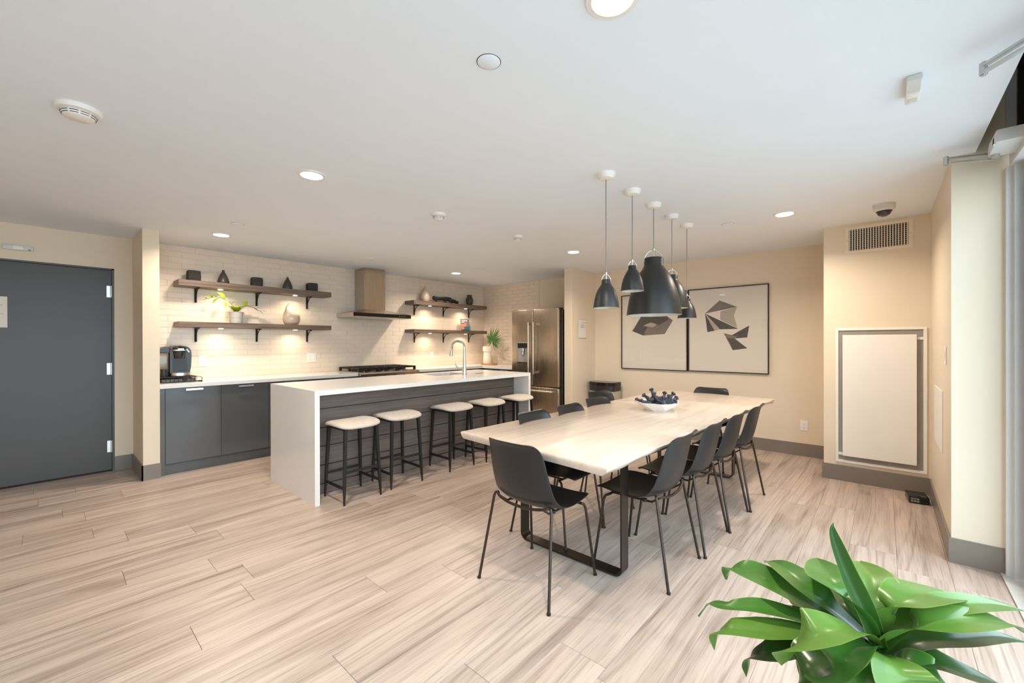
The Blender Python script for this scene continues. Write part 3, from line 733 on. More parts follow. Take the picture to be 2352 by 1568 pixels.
# ornaments
def lump(b, c, rx, ry, rz, amp, seed, fr=3.0, n=3, power=2.0):
    r = bmesh.ops.create_icosphere(b.bm, subdivisions=n, radius=1)['verts']
    for v in r:
        d = v.co.copy(); q = noise.noise(d * fr + Vector((seed, seed * .7, -seed)))
        s_ = (abs(d.x) ** power + abs(d.y) ** power + abs(d.z) ** power) ** (-1 / power)
        d *= s_ * (1 + amp * q); v.co = Vector(c) + Vector((d.x * rx, d.y * ry, d.z * rz))
def stone(y, w, h, label, seed):
    t = thing('stone_block', label, 'ornament', (-5.93, y, 2.050), 0, 'black stone blocks on the upper left shelf')
    b = B(); lump(b, (0, 0, h / 2), w / 2 * .8, w / 2, h / 2, .035, seed, 2.2, 4, 9.0)
    for v in b.bm.verts: v.co.z = max(v.co.z, 0.0)
    part('block', b, 'stone', t, ang=60)
    b = B(); b.lathe([(0, h * .995), (w * .26, h * .995), (w * .28, h * 1.004), (w * .20, h * 1.004), (w * .18, h * .997)], n=20)
    part('rim', b, 'stone', t)
stone(1.148, .125, .125, 'leftmost and largest rough black stone block on the upper left shelf', 3)
stone(1.794, .122, .118, 'rough black stone block in the middle of the upper left shelf', 9)
stone(2.477, .130, .118, 'rightmost rough black stone block on the upper left shelf', 14)
def cone_vase(y, label):
    t = thing('teardrop_vase', label, 'vase', (-5.93, y, 2.050), 0, 'black teardrop vases on the upper left shelf')
    part('body', B().lathe([(0, 0), (.055, 0), (.062, .012), (.061, .03), (.050, .07), (.036, .105), (.022, .132), (.0135, .146)], n=32), 'char', t)
    part('neck', B().lathe([(.0135, .146), (.0125, .158), (.015, .166), (.011, .167), (.009, .150), (0, .149)], n=24), 'char', t)
cone_vase(1.437, 'left black teardrop vase with a narrow neck on the upper shelf')
cone_vase(2.160, 'right black teardrop vase with a narrow neck on the upper shelf')
# leaning bottle vase on the lower left shelf
bv = thing('bottle_vase', 'large round beige glazed vase with a slanted neck on the lower left shelf', 'vase', (-5.93, 2.208, 1.582))
b = B(); n = 28; rings = []
prof = [(0, 0, 0), (.062, .0, 0), (.085, .012, 0), (.103, .045, 0), (.109, .085, 0), (.104, .125, 0), (.088, .158, -.008), (.060, .184, -.026), (.035, .203, -.044), (.019, .225, -.056), (.012, .255, -.046), (.010, .285, -.028), (.014, .303, -.016), (.010, .304, -.016), (.007, .285, -.028)]
for r_, z, dy in prof:
    rings.append([b.bm.verts.new((0, dy, z))] if r_ == 0 else [b.bm.verts.new((r_ * .82 * math.cos(2 * PI * k / n), dy + r_ * math.sin(2 * PI * k / n), z)) for k in range(n)])
for A, Q in zip(rings[:-1], rings[1:]):
    for k in range(n):
        L = []
        for v in (A[k % len(A)], A[(k + 1) % len(A)], Q[(k + 1) % n], Q[k]):
            if v not in L: L.append(v)
        b.bm.faces.new(L)
part('body', b, 'beigec', bv, ang=80)
tv = thing('drop_vase', 'beige glazed drop-shaped vase at the left of the upper right shelf', 'vase', (-5.93, 4.39, 2.048))
part('body', B().lathe([(0, 0), (.045, 0), (.060, .012), (.072, .045), (.076, .085), (.071, .125), (.055, .165), (.034, .20), (.022, .228), (.012, .252), (.008, .275), (.006, .276), (.005, .25), (0, .248)], n=32), 'beigec', tv, ang=80)
gv = thing('green_vase', 'small dark green shouldered vase at the right end of the upper right shelf', 'vase', (-5.93, 5.424, 2.048))
part('body', B().lathe([(0, 0), (.046, 0), (.052, .01), (.070, .07), (.072, .11), (.064, .14), (.046, .172)], n=12), 'greenc', gv, ang=50)
part('collar', B().lathe([(.046, .172), (.049, .202), (.044, .203), (.040, .175), (0, .172)], n=12), 'greenc', gv, ang=50)
dw = thing('driftwood', 'gnarled black driftwood sculpture lying on the upper right shelf', 'sculpture', (-5.93, 4.85, 2.048))
def branch(b, pts, r0, r1, seed, n=8):
    P = spline(pts, 6); rr = []
    for i in range(len(P)):
        q = noise.noise(Vector((i * .55, seed, 0))); rr.append((r0 + (r1 - r0) * i / (len(P) - 1)) * (1 + .45 * q))
    b.tube(P, rr, n)
b = B(); branch(b, [(0, -.285, .085), (0, -.18, .075), (.01, -.05, .085), (.0, .07, .075), (0, .17, .06), (0, .275, .035)], .032, .030, 1)
part('trunk', b, 'root', dw, ang=50)
for i, pts in enumerate([[(0, -.28, .09), (.01, -.25, .05), (.02, -.20, .006)], [(0, -.06, .07), (.02, -.04, .04), (.02, .0, .010)], [(0, .05, .08), (.03, .08, .05), (.03, .05, .012)], [(0, .1, .07), (-.03, .14, .06), (-.03, .18, .012)], [(0, .18, .06), (.03, .22, .04), (.0, .27, .008)], [(0, -.05, .09), (-.01, .03, .105), (0, .10, .10), (0, .16, .07)]]):
    b = B(); branch(b, pts, .022, .012, 5 + i * 3); part('limb', b, 'root', dw, ang=50)
mg = thing('magazine', 'upright magazine with a colourful cover on the lower right shelf', 'magazine', (-5.975, 5.36, 1.566))
Rm = Matrix.Rotation(math.radians(-7), 3, 'Y')
def mbox(x0, x1, y0, y1, z0, z1): return B().box(x0, x1, y0, y1, z0, z1, rot=Rm, at=(0, 0, 0))
part('pages', mbox(-.004, .004, -.108, .104, .002, .226), 'paper', mg)
cv = part('cover', mbox(.004, .005, -.110, .108, 0, .229), 'mag1', mg, label='glossy printed cover')
part('title_block', mbox(.005, .0056, -.085, .085, .178, .208), 'mag4', cv)
tb = B()
for y0, w, z0, z1 in ((-.075, .022, .183, .203), (-.045, .018, .183, .203), (-.018, .024, .183, .203), (.015, .018, .183, .203), (.042, .024, .183, .203), (-.08, .06, .160, .170)): tb.box(.0056, .006, y0, y0 + w, z0, z1, rot=Rm, at=(0, 0, 0))
part('title_lettering', tb, 'white', cv, kind='stuff')
part('printed_picture', mbox(.005, .0056, -.10, .0, .03, .125), 'mag3', cv)
part('printed_picture', mbox(.0056, .006, -.03, .10, .02, .08), 'mag2', cv)
part('printed_picture', mbox(.005, .0058, -.02, .03, .09, .15), 'mag3', cv)
part('base_band', mbox(.005, .0057, -.11, .108, .0, .018), 'mag4', cv)

# leaf maker ---------------------------------------------------------------
def leaf_mesh(name, pts, wid, prof=None, cup=.25, wave=.0, nw=6, n=8, side=None, upv=(0, 0, 1), thick=.0, seed=0.0, mt='leaf', twist=0.0):
    P = spline(pts, n); L = len(P); bm = bmesh.new(); uvl = bm.loops.layers.uv.new('UVMap'); rows = []
    prof = prof or (lambda t: (max(0, math.sin(PI * min(1, t ** .75)))) ** .7)
    for i, p in enumerate(P):
        t = i / (L - 1); T = (P[min(i + 1, L - 1)] - P[max(i - 1, 0)]).normalized()
        if side is not None: S = (Vector(side) - T * Vector(side).dot(T)).normalized()
        else:
            S = T.cross(Vector(upv))
            if S.length < .15: S = T.cross(-fw)
            S.normalize()
        if i and side is None:
            if S.dot(S0) < 0: S = -S
            k_ = .25 + .6 * abs(T.z); S = (S * (1 - k_) + S0 * k_); S = (S - T * S.dot(T)).normalized()
        S0 = S
        N = S.cross(T).normalized()
        if twist:
            a = twist * t; S, N = S * math.cos(a) + N * math.sin(a), N * math.cos(a) - S * math.sin(a)
        w = wid * prof(t) * .5; row = []
        for k in range(nw + 1):
            u = 2 * k / nw - 1
            h = cup * w * (abs(u) ** 1.2) + wave * wid * abs(u) ** 2 * math.sin(t * 9 + seed + (1.3 if u > 0 else 0)) * min(1, t * 2)
            row.append(bm.verts.new(p + S * u * w + N * h))
        rows.append(row)
    for i in range(L - 1):
        for k in range(nw):
            f = bm.faces.new((rows[i][k], rows[i][k + 1], rows[i + 1][k + 1], rows[i + 1][k]))
            for lp, (uu, vv) in zip(f.loops, ((k / nw, i / L), ((k + 1) / nw, i / L), ((k + 1) / nw, (i + 1) / L), (k / nw, (i + 1) / L))): lp[uvl].uv = (uu, vv)
    me = bpy.data.meshes.new(name); bm.to_mesh(me); bm.free()
    for p in me.polygons: p.use_smooth = True
    me.materials.append(M[mt]); return me
# potted plant on the lower left shelf
pp = thing('potted_plant', 'lime green trailing plant in a pale grey pot on the lower left shelf', 'plant', (-5.93, 1.568, 1.582))
part('pot', B().lathe([(0, 0), (.062, 0), (.066, .05), (.0665, .058), (.0645, .060), (.0665, .062), (.076, .132), (.080, .134), (.080, .140), (.070, .140), (.066, .12), (0, .12)], n=36), 'pot', pp)
part('soil', B().lathe([(0, .124), (.067, .121), (0, .118)], n=24), 'soil', pp)
def lf(par, base, d, L_, w, mt='lime', droop=.3, name='leaf'):
    d = Vector(d).normalized(); b0 = Vector(base)
    pts = [b0, b0 + d * L_ * .5 + Vector((0, 0, L_ * .06)), b0 + d * L_ - Vector((0, 0, L_ * droop * .5))]
    part(name, leaf_mesh(name, pts, w, cup=.2, nw=4, n=4, mt=mt), mt, par)
for i in range(26):
    a = i * 2.4; e = .35 + .5 * ((i * 7) % 5) / 5
    lf(pp, (0, 0, .13 + .012 * (i % 4)), (math.cos(a) * .8, math.sin(a) * 1.0, e), R.uniform(.10, .13), R.uniform(.032, .046), droop=.1)
sA = [(0, 0, .13), (.01, -.02, .19), (.02, -.07, .25), (.03, -.14, .29), (.03, -.22, .305), (.02, -.29, .28)]
sB = [(0, .01, .13), (.01, .04, .18), (.02, .10, .215), (.03, .17, .205), (.03, .22, .175), (.03, .26, .165)]
for S_ in (sA, sB): part('stem', B().tube(spline(S_, 5), .0028, 6), 'stem', pp)
for base, d, L_, w in [((.03, -.13, .315), (.2, -.5, .7), .10, .062), ((.03, -.17, .32), (.2, -.6, -.5), .085, .05), ((.03, -.20, .33), (.1, -.9, .1), .075, .045), ((.02, -.25, .32), (.3, -.5, .8), .055, .032), ((.02, -.28, .305), (.2, -.8, -.3), .05, .03), ((.02, -.29, .30), (.1, -.7, .3), .045, .028), ((.02, -.10, .30), (.3, -.2, -.9), .07, .03), ((.02, -.05, .26), (.5, .6, .6), .05, .022), ((.02, -.09, .29), (.1, .5, .9), .055, .02),
                       ((.02, .09, .21), (.2, .1, .9), .065, .05), ((.02, .07, .20), (.3, .9, .5), .07, .04), ((.03, .13, .215), (.2, .9, .2), .06, .026), ((.03, .17, .205), (.3, .6, -.5), .07, .045), ((.03, .19, .19), (.2, .9, .1), .07, .04), ((.03, .24, .17), (.2, .7, -.7), .05, .03), ((.03, .26, .165), (.1, 1, .1), .05, .024)]:
    lf(pp, Vector(base) - Vector((0, 0, .025 if base[1] < -.04 else 0)), Vector((d[0], d[1], d[2] * .8)), L_ * 1.2, w * 1.3)
# tray, ribbed vase and palm leaf in the corner
ty = thing('serving_tray', 'oval orange-brown wooden tray on the counter in the far corner', 'tray', (-5.64, 5.66, ZC))
part('tray_board', B().lathe([(0, .003), (.16, .0), (.18, .006), (.185, .022), (.178, .026), (.170, .012), (0, .010)], n=40, sx=1.0, sy=.72, rot=0), 'tray', ty)
vz = thing('ribbed_vase', 'tall white vase with a wide ribbed collar standing on the wooden tray', 'vase', (-5.68, 5.66, ZC + .012))
part('body', B().lathe([(0, 0), (.084, 0), (.088, .01), (.084, .10), (.075, .22), (.074, .235)], n=36), 'vasew', vz)
b = B(); prf = [(.074, .235), (.092, .24), (.094, .25), (.094, .325), (.090, .335), (.070, .335), (.062, .31), (0, .30)]
b.lathe(prf, n=64)
for v in b.bm.verts:
    r_ = math.hypot(v.co.x, v.co.y)
    if r_ > .089: k_ = round(math.atan2(v.co.y, v.co.x) / (2 * PI / 64)); v.co.x *= 1.0 if k_ % 2 else .965; v.co.y *= 1.0 if k_ % 2 else .965
part('ribbed_collar', b, 'vasew', vz, ang=20)
pf = thing('fan_palm_leaf', 'green fan palm leaf standing in the ribbed vase', 'plant', (-5.68, 5.66, ZC + .31))
cpt = Vector((.12, .0, .15))
part('stalk', B().tube(spline([(0, 0, -.05), (.02, .01, .03), (.07, .0, .09), tuple(cpt)], 5), .006, 8), 'stem', pf)
NB = 34
for i in range(NB):
    a = math.radians(-118 + (i / (NB - 1)) * 296 + 0) ; a2 = a + math.radians(50)
    L_ = (.205 + .085 * math.cos(a2 - math.radians(40))) * R.uniform(.93, 1.05)
    d = Vector((math.cos(a2) * .97, .16 * math.sin(i), math.sin(a2)))
    pts = [cpt, cpt + d * L_ * .5 + Vector((0, -.012, 0)), cpt + d * L_ + Vector((0, .01, -.008))]
    me = leaf_mesh('leaflet', pts, .027, prof=lambda t: min(1, t * 1.6 + .25) * (1 - t ** 3) if t < 1 else .02, cup=.5, nw=2, n=4, side=tuple(Vector((-math.sin(a2), 0, math.cos(a2)))), mt='palm')
    part('leaflet', me, 'palm', pf)

# coffee maker on its wire drawer
cr = thing('pod_drawer', 'black wire pod drawer underneath the coffee maker', 'rack', (-5.78, .955, ZC))
b = B()
for z in (.006, .058): b.tube([(-.18, -.155, z), (.17, -.155, z), (.17, .155, z), (-.18, .155, z)], .004, 6, closed=True)
part('frame', b, 'iron', cr)
part('top_shelf', B().box(-.18, .16, -.15, .15, .060, .064), 'iron', cr)
b = B()
for i in range(9): y = -.14 + i * .035; b.tube([(.17, y, .006), (.17, y, .058)], .002, 5)
for i in range(9): x = -.15 + i * .038; b.tube([(x, .155, .006), (x, .155, .058)], .002, 5).tube([(x, -.155, .006), (x, -.155, .058)], .002, 5)
part('wires', b, 'iron', cr, kind='stuff')
part('drawer', B().box(-.16, .165, -.145, .145, .006, .040, bev=.002), 'dkplast', cr)
part('drawer_knob', B().lathe([(0, 0), (.010, .0), (.014, .012), (0, .016)], (.172, .05, .030), 12, tilt=Matrix.Rotation(PI / 2, 3, 'Y')), 'iron', cr)
b = B(); b.tube([(.10, .155, .055), (.14, .20, .05), (.17, .205, .04), (.172, .20, .012), (.12, .155, .008)], .003, 6).tube([(.14, .17, .006), (.19, .20, .006)], .007, 8)
part('side_loop', b, 'iron', cr)
cm = thing('coffee_maker', 'black single-serve coffee maker with a clear water tank on the counter', 'coffee maker', (-5.82, .985, ZC + .064))
prof_ = [(-.085, .03), (.085, .03), (.098, .10), (.102, .22), (.098, .275), (.082, .305), (.055, .322), (0, .330), (-.045, .325), (-.078, .305), (-.085, .27)]
part('body', B().prism(prof_, 'x', -.15, .10), 'dkplast', cm)
part('front_recess', B().box(.1002, .103, -.062, .062, .05, .20, bev=.001), 'shell', cm)
part('brew_head', B().lathe([(0, .19), (.042, .19), (.048, .20), (.056, .275), (0, .275)], (.105, -.005, 0), 28, sx=.9, sy=1.0), 'dkplast', cm)
b = B(); b.prism([(x_ + .105, y_ - .005) for x_, y_ in rrect(-.09, .06, -.068, .068, .04, 6)], 'z', .275, .285)
part('handle', b, 'satin', cm, label='silver lifting handle')
part('lid', B().lathe([(.062, .285), (.058, .305), (.035, .318), (0, .322)], (.09, -.005, 0), 28, sx=1.1, sy=1.0), 'black', cm)
part('name_badge', B().box(.158, .164, -.028, .024, .288, .298, rot=Matrix.Rotation(-.5, 3, 'Y')), 'white', cm)
for i in range(3): part('button', B().lathe([(0, 0), (.008, 0), (.007, .004), (0, .005)], (.10, .062 + .008 * i, .285 - .012 * i), 12, tilt=Matrix.Rotation(PI / 2, 3, 'Y')), 'satin', cm)
part('water_tank', B().box(-.13, .06, -.175, -.09, .035, .255, bev=.012, seg=3), 'clear', cm, label='clear water tank')
part('tank_lid', B().prism([(-.178, .256), (-.088, .256), (-.088, .318), (-.13, .315), (-.160, .300), (-.178, .275)], 'x', -.14, .085), 'dkplast', cm)
part('tank_base', B().box(-.14, .07, -.178, -.086, 0, .034, bev=.005), 'shell', cm)
part('base', B().box(-.15, .12, -.086, .09, 0, .03, bev=.004), 'shell', cm)
part('drip_tray', B().lathe([(0, 0), (.085, 0), (.092, .006), (.092, .036), (.082, .038), (0, .034)], (.115, 0, .0), 32, sx=.75), 'satin', cm, label='silver edged drip tray')
gl = thing('glass_tumbler', 'small dark glass tumbler standing beside the water tank', 'glass', (-5.70, .845, ZC + .064))
part('cup', B().lathe([(0, 0), (.026, 0), (.032, .08), (.030, .08), (.024, .006), (0, .005)], n=20), 'dome', gl)

# refrigerator
RFY = 5.175
rf = thing('refrigerator', 'stainless steel french-door refrigerator with water dispenser', 'refrigerator', (-4.143, 5.55, 0))
part('cabinet', B().box(-4.618, -3.668, 5.262, 5.92, .02, 1.845, bev=.004), 'dkplast', rf, world=True)
part('feet', B().box(-4.60, -3.69, 5.28, 5.9, 0, .02), 'rubber', rf, world=True)
ld = part('left_door', B().box(-4.622, -4.176, RFY, 5.255, .655, 1.868, bev=.007, seg=3), 'steel', rf, world=True)
rd = part('right_door', B().box(-4.170, -3.685, RFY, 5.255, .655, 1.868, bev=.010, seg=3), 'steel', rf, world=True)
fd = part('freezer_drawer', B().box(-4.622, -3.685, RFY, 5.255, .06, .640, bev=.008, seg=3), 'steel', rf, world=True)
part('hinge_cover', B().box(-3.76, -3.672, 5.20, 5.30, 1.846, 1.874, bev=.005), 'dkplast', rf, world=True)
part('hinge_cover', B().box(-4.61, -4.53, 5.20, 5.30, 1.868, 1.876, bev=.003), 'dkplast', rf, world=True)
def fhandle(x, z0, z1, door):
    b = B(); b.tube([(x, RFY - .062, z0), (x, RFY - .062, z1)], .0155, 14)
    for z in (z0 + .025, z1 - .025): b.box(x - .012, x + .012, RFY - .055, RFY - .001, z - .018, z + .018, bev=.003)
    part('handle', b, 'steel', door, world=True)
fhandle(-4.222, .84, 1.66, ld); fhandle(-4.124, .84, 1.66, rd)
b = B(); b.tube([(-4.56, RFY - .058, .582), (-3.76, RFY - .058, .582)], .0155, 14)
for x in (-4.53, -3.79): b.box(x - .018, x + .018, RFY - .055, RFY - .001, .570, .594, bev=.003)
part('handle', b, 'steel', fd, world=True)
b = B()
for (x0, x1, z0, z1) in ((-4.505, -4.49, 1.02, 1.34), (-4.275, -4.26, 1.02, 1.34), (-4.505, -4.26, 1.01, 1.02), (-4.505, -4.26, 1.33, 1.345)): b.box(x0, x1, RFY - .006, RFY - .0005, z0, z1)
dp = part('dispenser', b, 'satin', ld, world=True)
part('display', B().box(-4.49, -4.275, RFY - .005, RFY - .0008, 1.25, 1.33), 'black', ld, world=True)
part('dispenser_cavity', B().box(-4.49, -4.275, RFY - .002, RFY - .0004, 1.02, 1.25), 'grey', ld, world=True)
part('dispenser_spout', B().box(-4.41, -4.35, RFY - .028, RFY - .002, 1.195, 1.25, bev=.004).box(-4.395, -4.365, RFY - .02, RFY - .002, 1.14, 1.195, bev=.004), 'satin', ld, world=True)
part('drip_grille', B().box(-4.49, -4.275, RFY - .022, RFY - .002, 1.008, 1.024, bev=.002), 'black', ld, world=True)

# ------------------------------------------------------------------ island
IX0, IX1, IY0, IY1, IZ = -3.4754, -4.4737, 1.4712, 4.2572, .9452
isl = thing('kitchen_island', 'white waterfall quartz island with dark horizontal boards', 'island', (-3.97, 2.86, 0))
SK = (-4.34, -3.96, 3.13, 3.62)     # sink opening x0 x1 y0 y1
b = B(); TT = .040
b.box(IX1, IX0, IY0, SK[2], IZ - TT, IZ, bev=0.0).box(IX1, IX0, SK[3], IY1, IZ - TT, IZ).box(IX1, SK[0], SK[2], SK[3], IZ - TT, IZ).box(SK[1], IX0, SK[2], SK[3], IZ - TT, IZ)
bmesh.ops.remove_doubles(b.bm, verts=b.bm.verts, dist=1e-5)
part('top_slab', b, 'quartz', isl, world=True)
part('end_slab', B().box(IX1, IX0, IY0, IY0 + .040, 0, IZ - TT), 'quartz', isl, world=True)
part('end_slab', B().box(IX1, IX0, IY1 - .040, IY1, 0, IZ - TT), 'quartz', isl, world=True)
part('body', B().box(IX1 + .03, -3.753, IY0 + .04, IY1 - .04, 0.0, .70).box(IX1 + .03, -4.40, IY0 + .04, IY1 - .04, .70, IZ - TT).box(-3.80, -3.752, IY0 + .04, IY1 - .04, .70, IZ - TT), 'cabdark', isl, world=True)
zz = [0.0, .088, .2555, .423, .588, .756, IZ - TT]
for a, b_ in zip(zz[:-1], zz[1:]):
    part('board', B().box(-3.752, -3.73, IY0 + .041, IY1 - .041, a + .003, b_ - .004, bev=.002), 'panel', isl, world=True)
for i in range(5):
    y0 = IY0 + .045 + i * .539
    dd = part('door', B().box(IX1 + .010, IX1 + .029, y0, y0 + .535, .10, .895, bev=.001), 'cab', isl, world=True)
    part('handle', B().box(IX1 - .012, IX1 - .006, y0 + .19, y0 + .34, .855, .873).box(IX1 - .008, IX1 + .010, y0 + .195, y0 + .205, .857, .871).box(IX1 - .008, IX1 + .010, y0 + .325, y0 + .335, .857, .871), 'satin', dd, world=True)
sk = part('sink_basin', B().box(SK[0] - .012, SK[1] + .012, SK[2] - .012, SK[3] + .012, .722, .730).box(SK[0] - .012, SK[0] - .002, SK[2] - .01, SK[3] + .01, .73, IZ - TT).box(SK[1] + .002, SK[1] + .012, SK[2] - .01, SK[3] + .01, .73, IZ - TT).box(SK[0], SK[1], SK[2] - .012, SK[2] - .002, .73, IZ - TT).box(SK[0], SK[1], SK[3] + .002, SK[3] + .012, .73, IZ - TT), 'satin', isl, world=True)
part('drain', B().lathe([(0, .731), (.04, .731), (.042, .735), (.036, .733), (0, .732)], (-4.15, 3.375, 0), 20), 'chrome', sk, world=True)
part('drying_rack', B().box(-4.325, -3.975, 3.30, 3.32, .885, .900).box(-4.325, -3.975, 3.42, 3.425, .885, .900), 'satin', isl, world=True)
part('slot_vent', B().box(-3.905, -3.875, 3.66, 3.80, IZ, IZ + .0025), 'black', isl, world=True)
# faucet
fx, fy = -3.868, 3.45
fc = thing('kitchen_faucet', 'tall chrome gooseneck faucet on the island beside the sink', 'faucet', (fx, fy, IZ))
b = B(); b.lathe([(0, 0), (.031, 0), (.031, .006), (.027, .010), (.026, .075), (.022, .10), (.018, .20), (.0155, .30), (0, .30)], n=28)
part('column', b, 'chrome', fc)
pts = [(0, 0, .28), (0, 0, .33)] + [(-.118 + .118 * math.cos(a), 0, .345 + .068 * math.sin(a) * 1.0) for a in [i * PI / 12 for i in range(1, 12)]] + [(-.238, 0, .325), (-.246, 0, .29)]
part('spout', B().tube(spline(pts, 3), .0145, 14), 'chrome', fc)
part('spray_head', B().tube([(-.245, 0, .295), (-.250, 0, .26), (-.256, 0, .225)], [.016, .018, .023], 16), 'satin', fc)
part('lever', B().tube(spline([(-.015, -.01, .075), (-.06, -.02, .062), (-.105, -.03, .09), (-.128, -.035, .135), (-.128, -.035, .16)], 4), [.009] * 4 + [.007] * 6 + [.005] * 7, 10), 'chrome', fc)

# ------------------------------------------------------------------ bar stools
def make_stool():
    t = thing('bar_stool', 'x', 'stool', (0, 0, 0), 0, 'upholstered bar stools along the island')
    # cushion: superellipse pad, slightly saddle-shaped
    b = B(); N = 40; rings = []
    def ring(sc, z, sad=1.0):
        L = []
        for k in range(N):
            a = 2 * PI * k / N; ca, sa = math.cos(a), math.sin(a)
            e = 2 / 4.2; x = .188 * sc * math.copysign(abs(ca) ** e, ca); y = .198 * sc * math.copysign(abs(sa) ** e, sa)
            L.append(b.bm.verts.new((x, y, z - sad * .020 * (abs(x) / .193) ** 2.2 + .006 * (abs(y) / .198) ** 2)))
        return L
    for sc, z in ((.80, .628), (.93, .632), (.99, .640), (1.0, .648), (.985, .656), (.93, .664), (.80, .670), (.5, .674), (.2, .675)): rings.append(ring(sc, z))
    for A, Q in zip(rings[:-1], rings[1:]):
        for k in range(N): b.bm.faces.new((A[k], A[(k + 1) % N], Q[(k + 1) % N], Q[k]))
    b.bm.faces.new(rings[-1]); b.bm.faces.new(rings[0][::-1])
    part('seat', b, 'uph', t, ang=70)
    b = B(); N2 = 40; A_ = []
    for z, sc in ((.618, .80), (.632, .86)):
        L = []
        for k in range(N2):
            a = 2 * PI * k / N2; ca, sa = math.cos(a), math.sin(a); e = 2 / 4.2
            x = .188 * sc * math.copysign(abs(ca) ** e, ca); y = .198 * sc * math.copysign(abs(sa) ** e, sa)
            L.append(b.bm.verts.new((x, y, z - .012 * (abs(x) / .193) ** 2)))
        A_.append(L)
    for k in range(N2): b.bm.faces.new((A_[0][k], A_[0][(k + 1) % N2], A_[1][(k + 1) % N2], A_[1][k]))
    b.bm.faces.new(A_[0][::-1]); b.bm.faces.new(A_[1])
    part('seat_base', b, 'blackmetal', t)
    tp_, ft = .142, .169
    for sx, sy in ((-1, -1), (-1, 1), (1, -1), (1, 1)):
        b = B(); top = Vector((sx * tp_, sy * tp_, .625)); bot = Vector((sx * ft, sy * ft, .0))
        V = []
        for q, w in ((0, .013), (.78, .0105), (1.0, .0055)):
            p = top.lerp(bot, q); V.append([b.bm.verts.new((p.x + i * w, p.y + j * w, p.z)) for i, j in ((-1, -1), (1, -1), (1, 1), (-1, 1))])
        for A, Q in zip(V[:-1], V[1:]):
            for k in range(4): b.bm.faces.new((A[k], A[(k + 1) % 4], Q[(k + 1) % 4], Q[k]))
        b.bm.faces.new(V[0]); b.bm.faces.new(V[-1][::-1])
        part('leg', b, 'blackmetal', t)
    def lg(z): return ft + (tp_ - ft) * z / .625
    for sy in (-1, 1):
        z = .135; q = lg(z); part('stretcher', B().bar((-q, sy * q, z), (q, sy * q, z), .010, .022), 'blackmetal', t)
    z = .205; q = lg(z); part('stretcher', B().bar((-q, -q, z), (-q, q, z), .010, .022), 'blackmetal', t)
    z = .265; q = lg(z); part('stretcher', B().bar((q, -q, z), (q, q, z), .010, .022), 'blackmetal', t)
    for sy in (-1, 1):
        part('seat_rail', B().bar((-tp_, sy * tp_, .615), (tp_, sy * tp_, .615), .014, .016), 'blackmetal', t)
    return t
st0 = make_stool()
for i, (x, y, rz, lb) in enumerate([(-3.486, 1.803, .02, 'bar stool nearest the camera, at the near end of the island'), (-3.525, 2.276, -.02, 'second bar stool from the near end of the island'), (-3.525, 2.96, 0, 'middle bar stool of the five along the island'), (-3.50, 3.455, .03, 'fourth bar stool, second from the refrigerator end'), (-3.50, 3.985, .05, 'farthest bar stool, closest to the refrigerator')]):
    o = st0 if i == 0 else copy_tree(st0)
    o.location = (x, y, 0); o.rotation_euler = (0, 0, rz); o['label'] = 'pale-cushioned ' + lb

# ------------------------------------------------------------------ dining table
TZ = .752; cor = [(-2.095, 1.835), (-.965, 1.745), (-.845, 5.01), (-2.03, 5.11)]
tb = thing('dining_table', 'long pale live-edge wood dining table on dark metal loop legs', 'table', (-1.48, 3.42, 0))
b = B()
def edge(p, q, n, amp, seed):
    out = []; p, q = Vector(p), Vector(q); nn = Vector((-(q - p).y, (q - p).x)).normalized()
    for i in range(n):
        t = i / n; w = amp * noise.noise(Vector((t * 7, seed, .3))) * 1.6 + amp * .5 * noise.noise(Vector((t * 21, seed, 1.3)))
        out.append(p.lerp(q, t) + nn * w * min(1, t * 12, (1 - t) * 12 + .05))
    return out
def outline(ins, dz):
    L = []
    for i, (n, amp) in enumerate(((14, .0015), (60, .007), (14, .002), (60, .006))):
        L += edge(cor[i], cor[(i + 1) % 4], n, amp, i * 3.1)
    c = Vector((-1.484, 3.42))
    out = []
    for j, p in enumerate(L):
        side = 1 if (14 <= j < 74 or j >= 88) else 0
        k = ins * (1.0 + (.5 * noise.noise(Vector((p.x * 4, p.y * 4, dz)))) if side else .35)
        d = Vector((0, 0))
        if side or j in (0, 14, 74, 88): d.x = math.copysign(k, p.x - c.x)
        if not side or j in (14,): d.y = math.copysign(ins * .35, p.y - c.y)
        out.append((p.x - d.x, p.y - d.y, TZ - dz))
    return out
layers = [outline(.006, 0), outline(.0, .004), outline(.0, .012), outline(.012, .028), outline(.035, .046)]
VV = [[b.bm.verts.new(p) for p in L] for L in layers]
for A, Q in zip(VV[:-1], VV[1:]):
    n = len(A)
    for k in range(n): b.bm.faces.new((A[k], A[(k + 1) % n], Q[(k + 1) % n], Q[k]))
b.bm.faces.new(VV[0]); b.bm.faces.new(VV[-1][::-1])
bmesh.ops.triangulate(b.bm, faces=[f for f in b.bm.faces if len(f.verts) > 4])
part('tabletop', b, 'table', tb, world=True, ang=40)
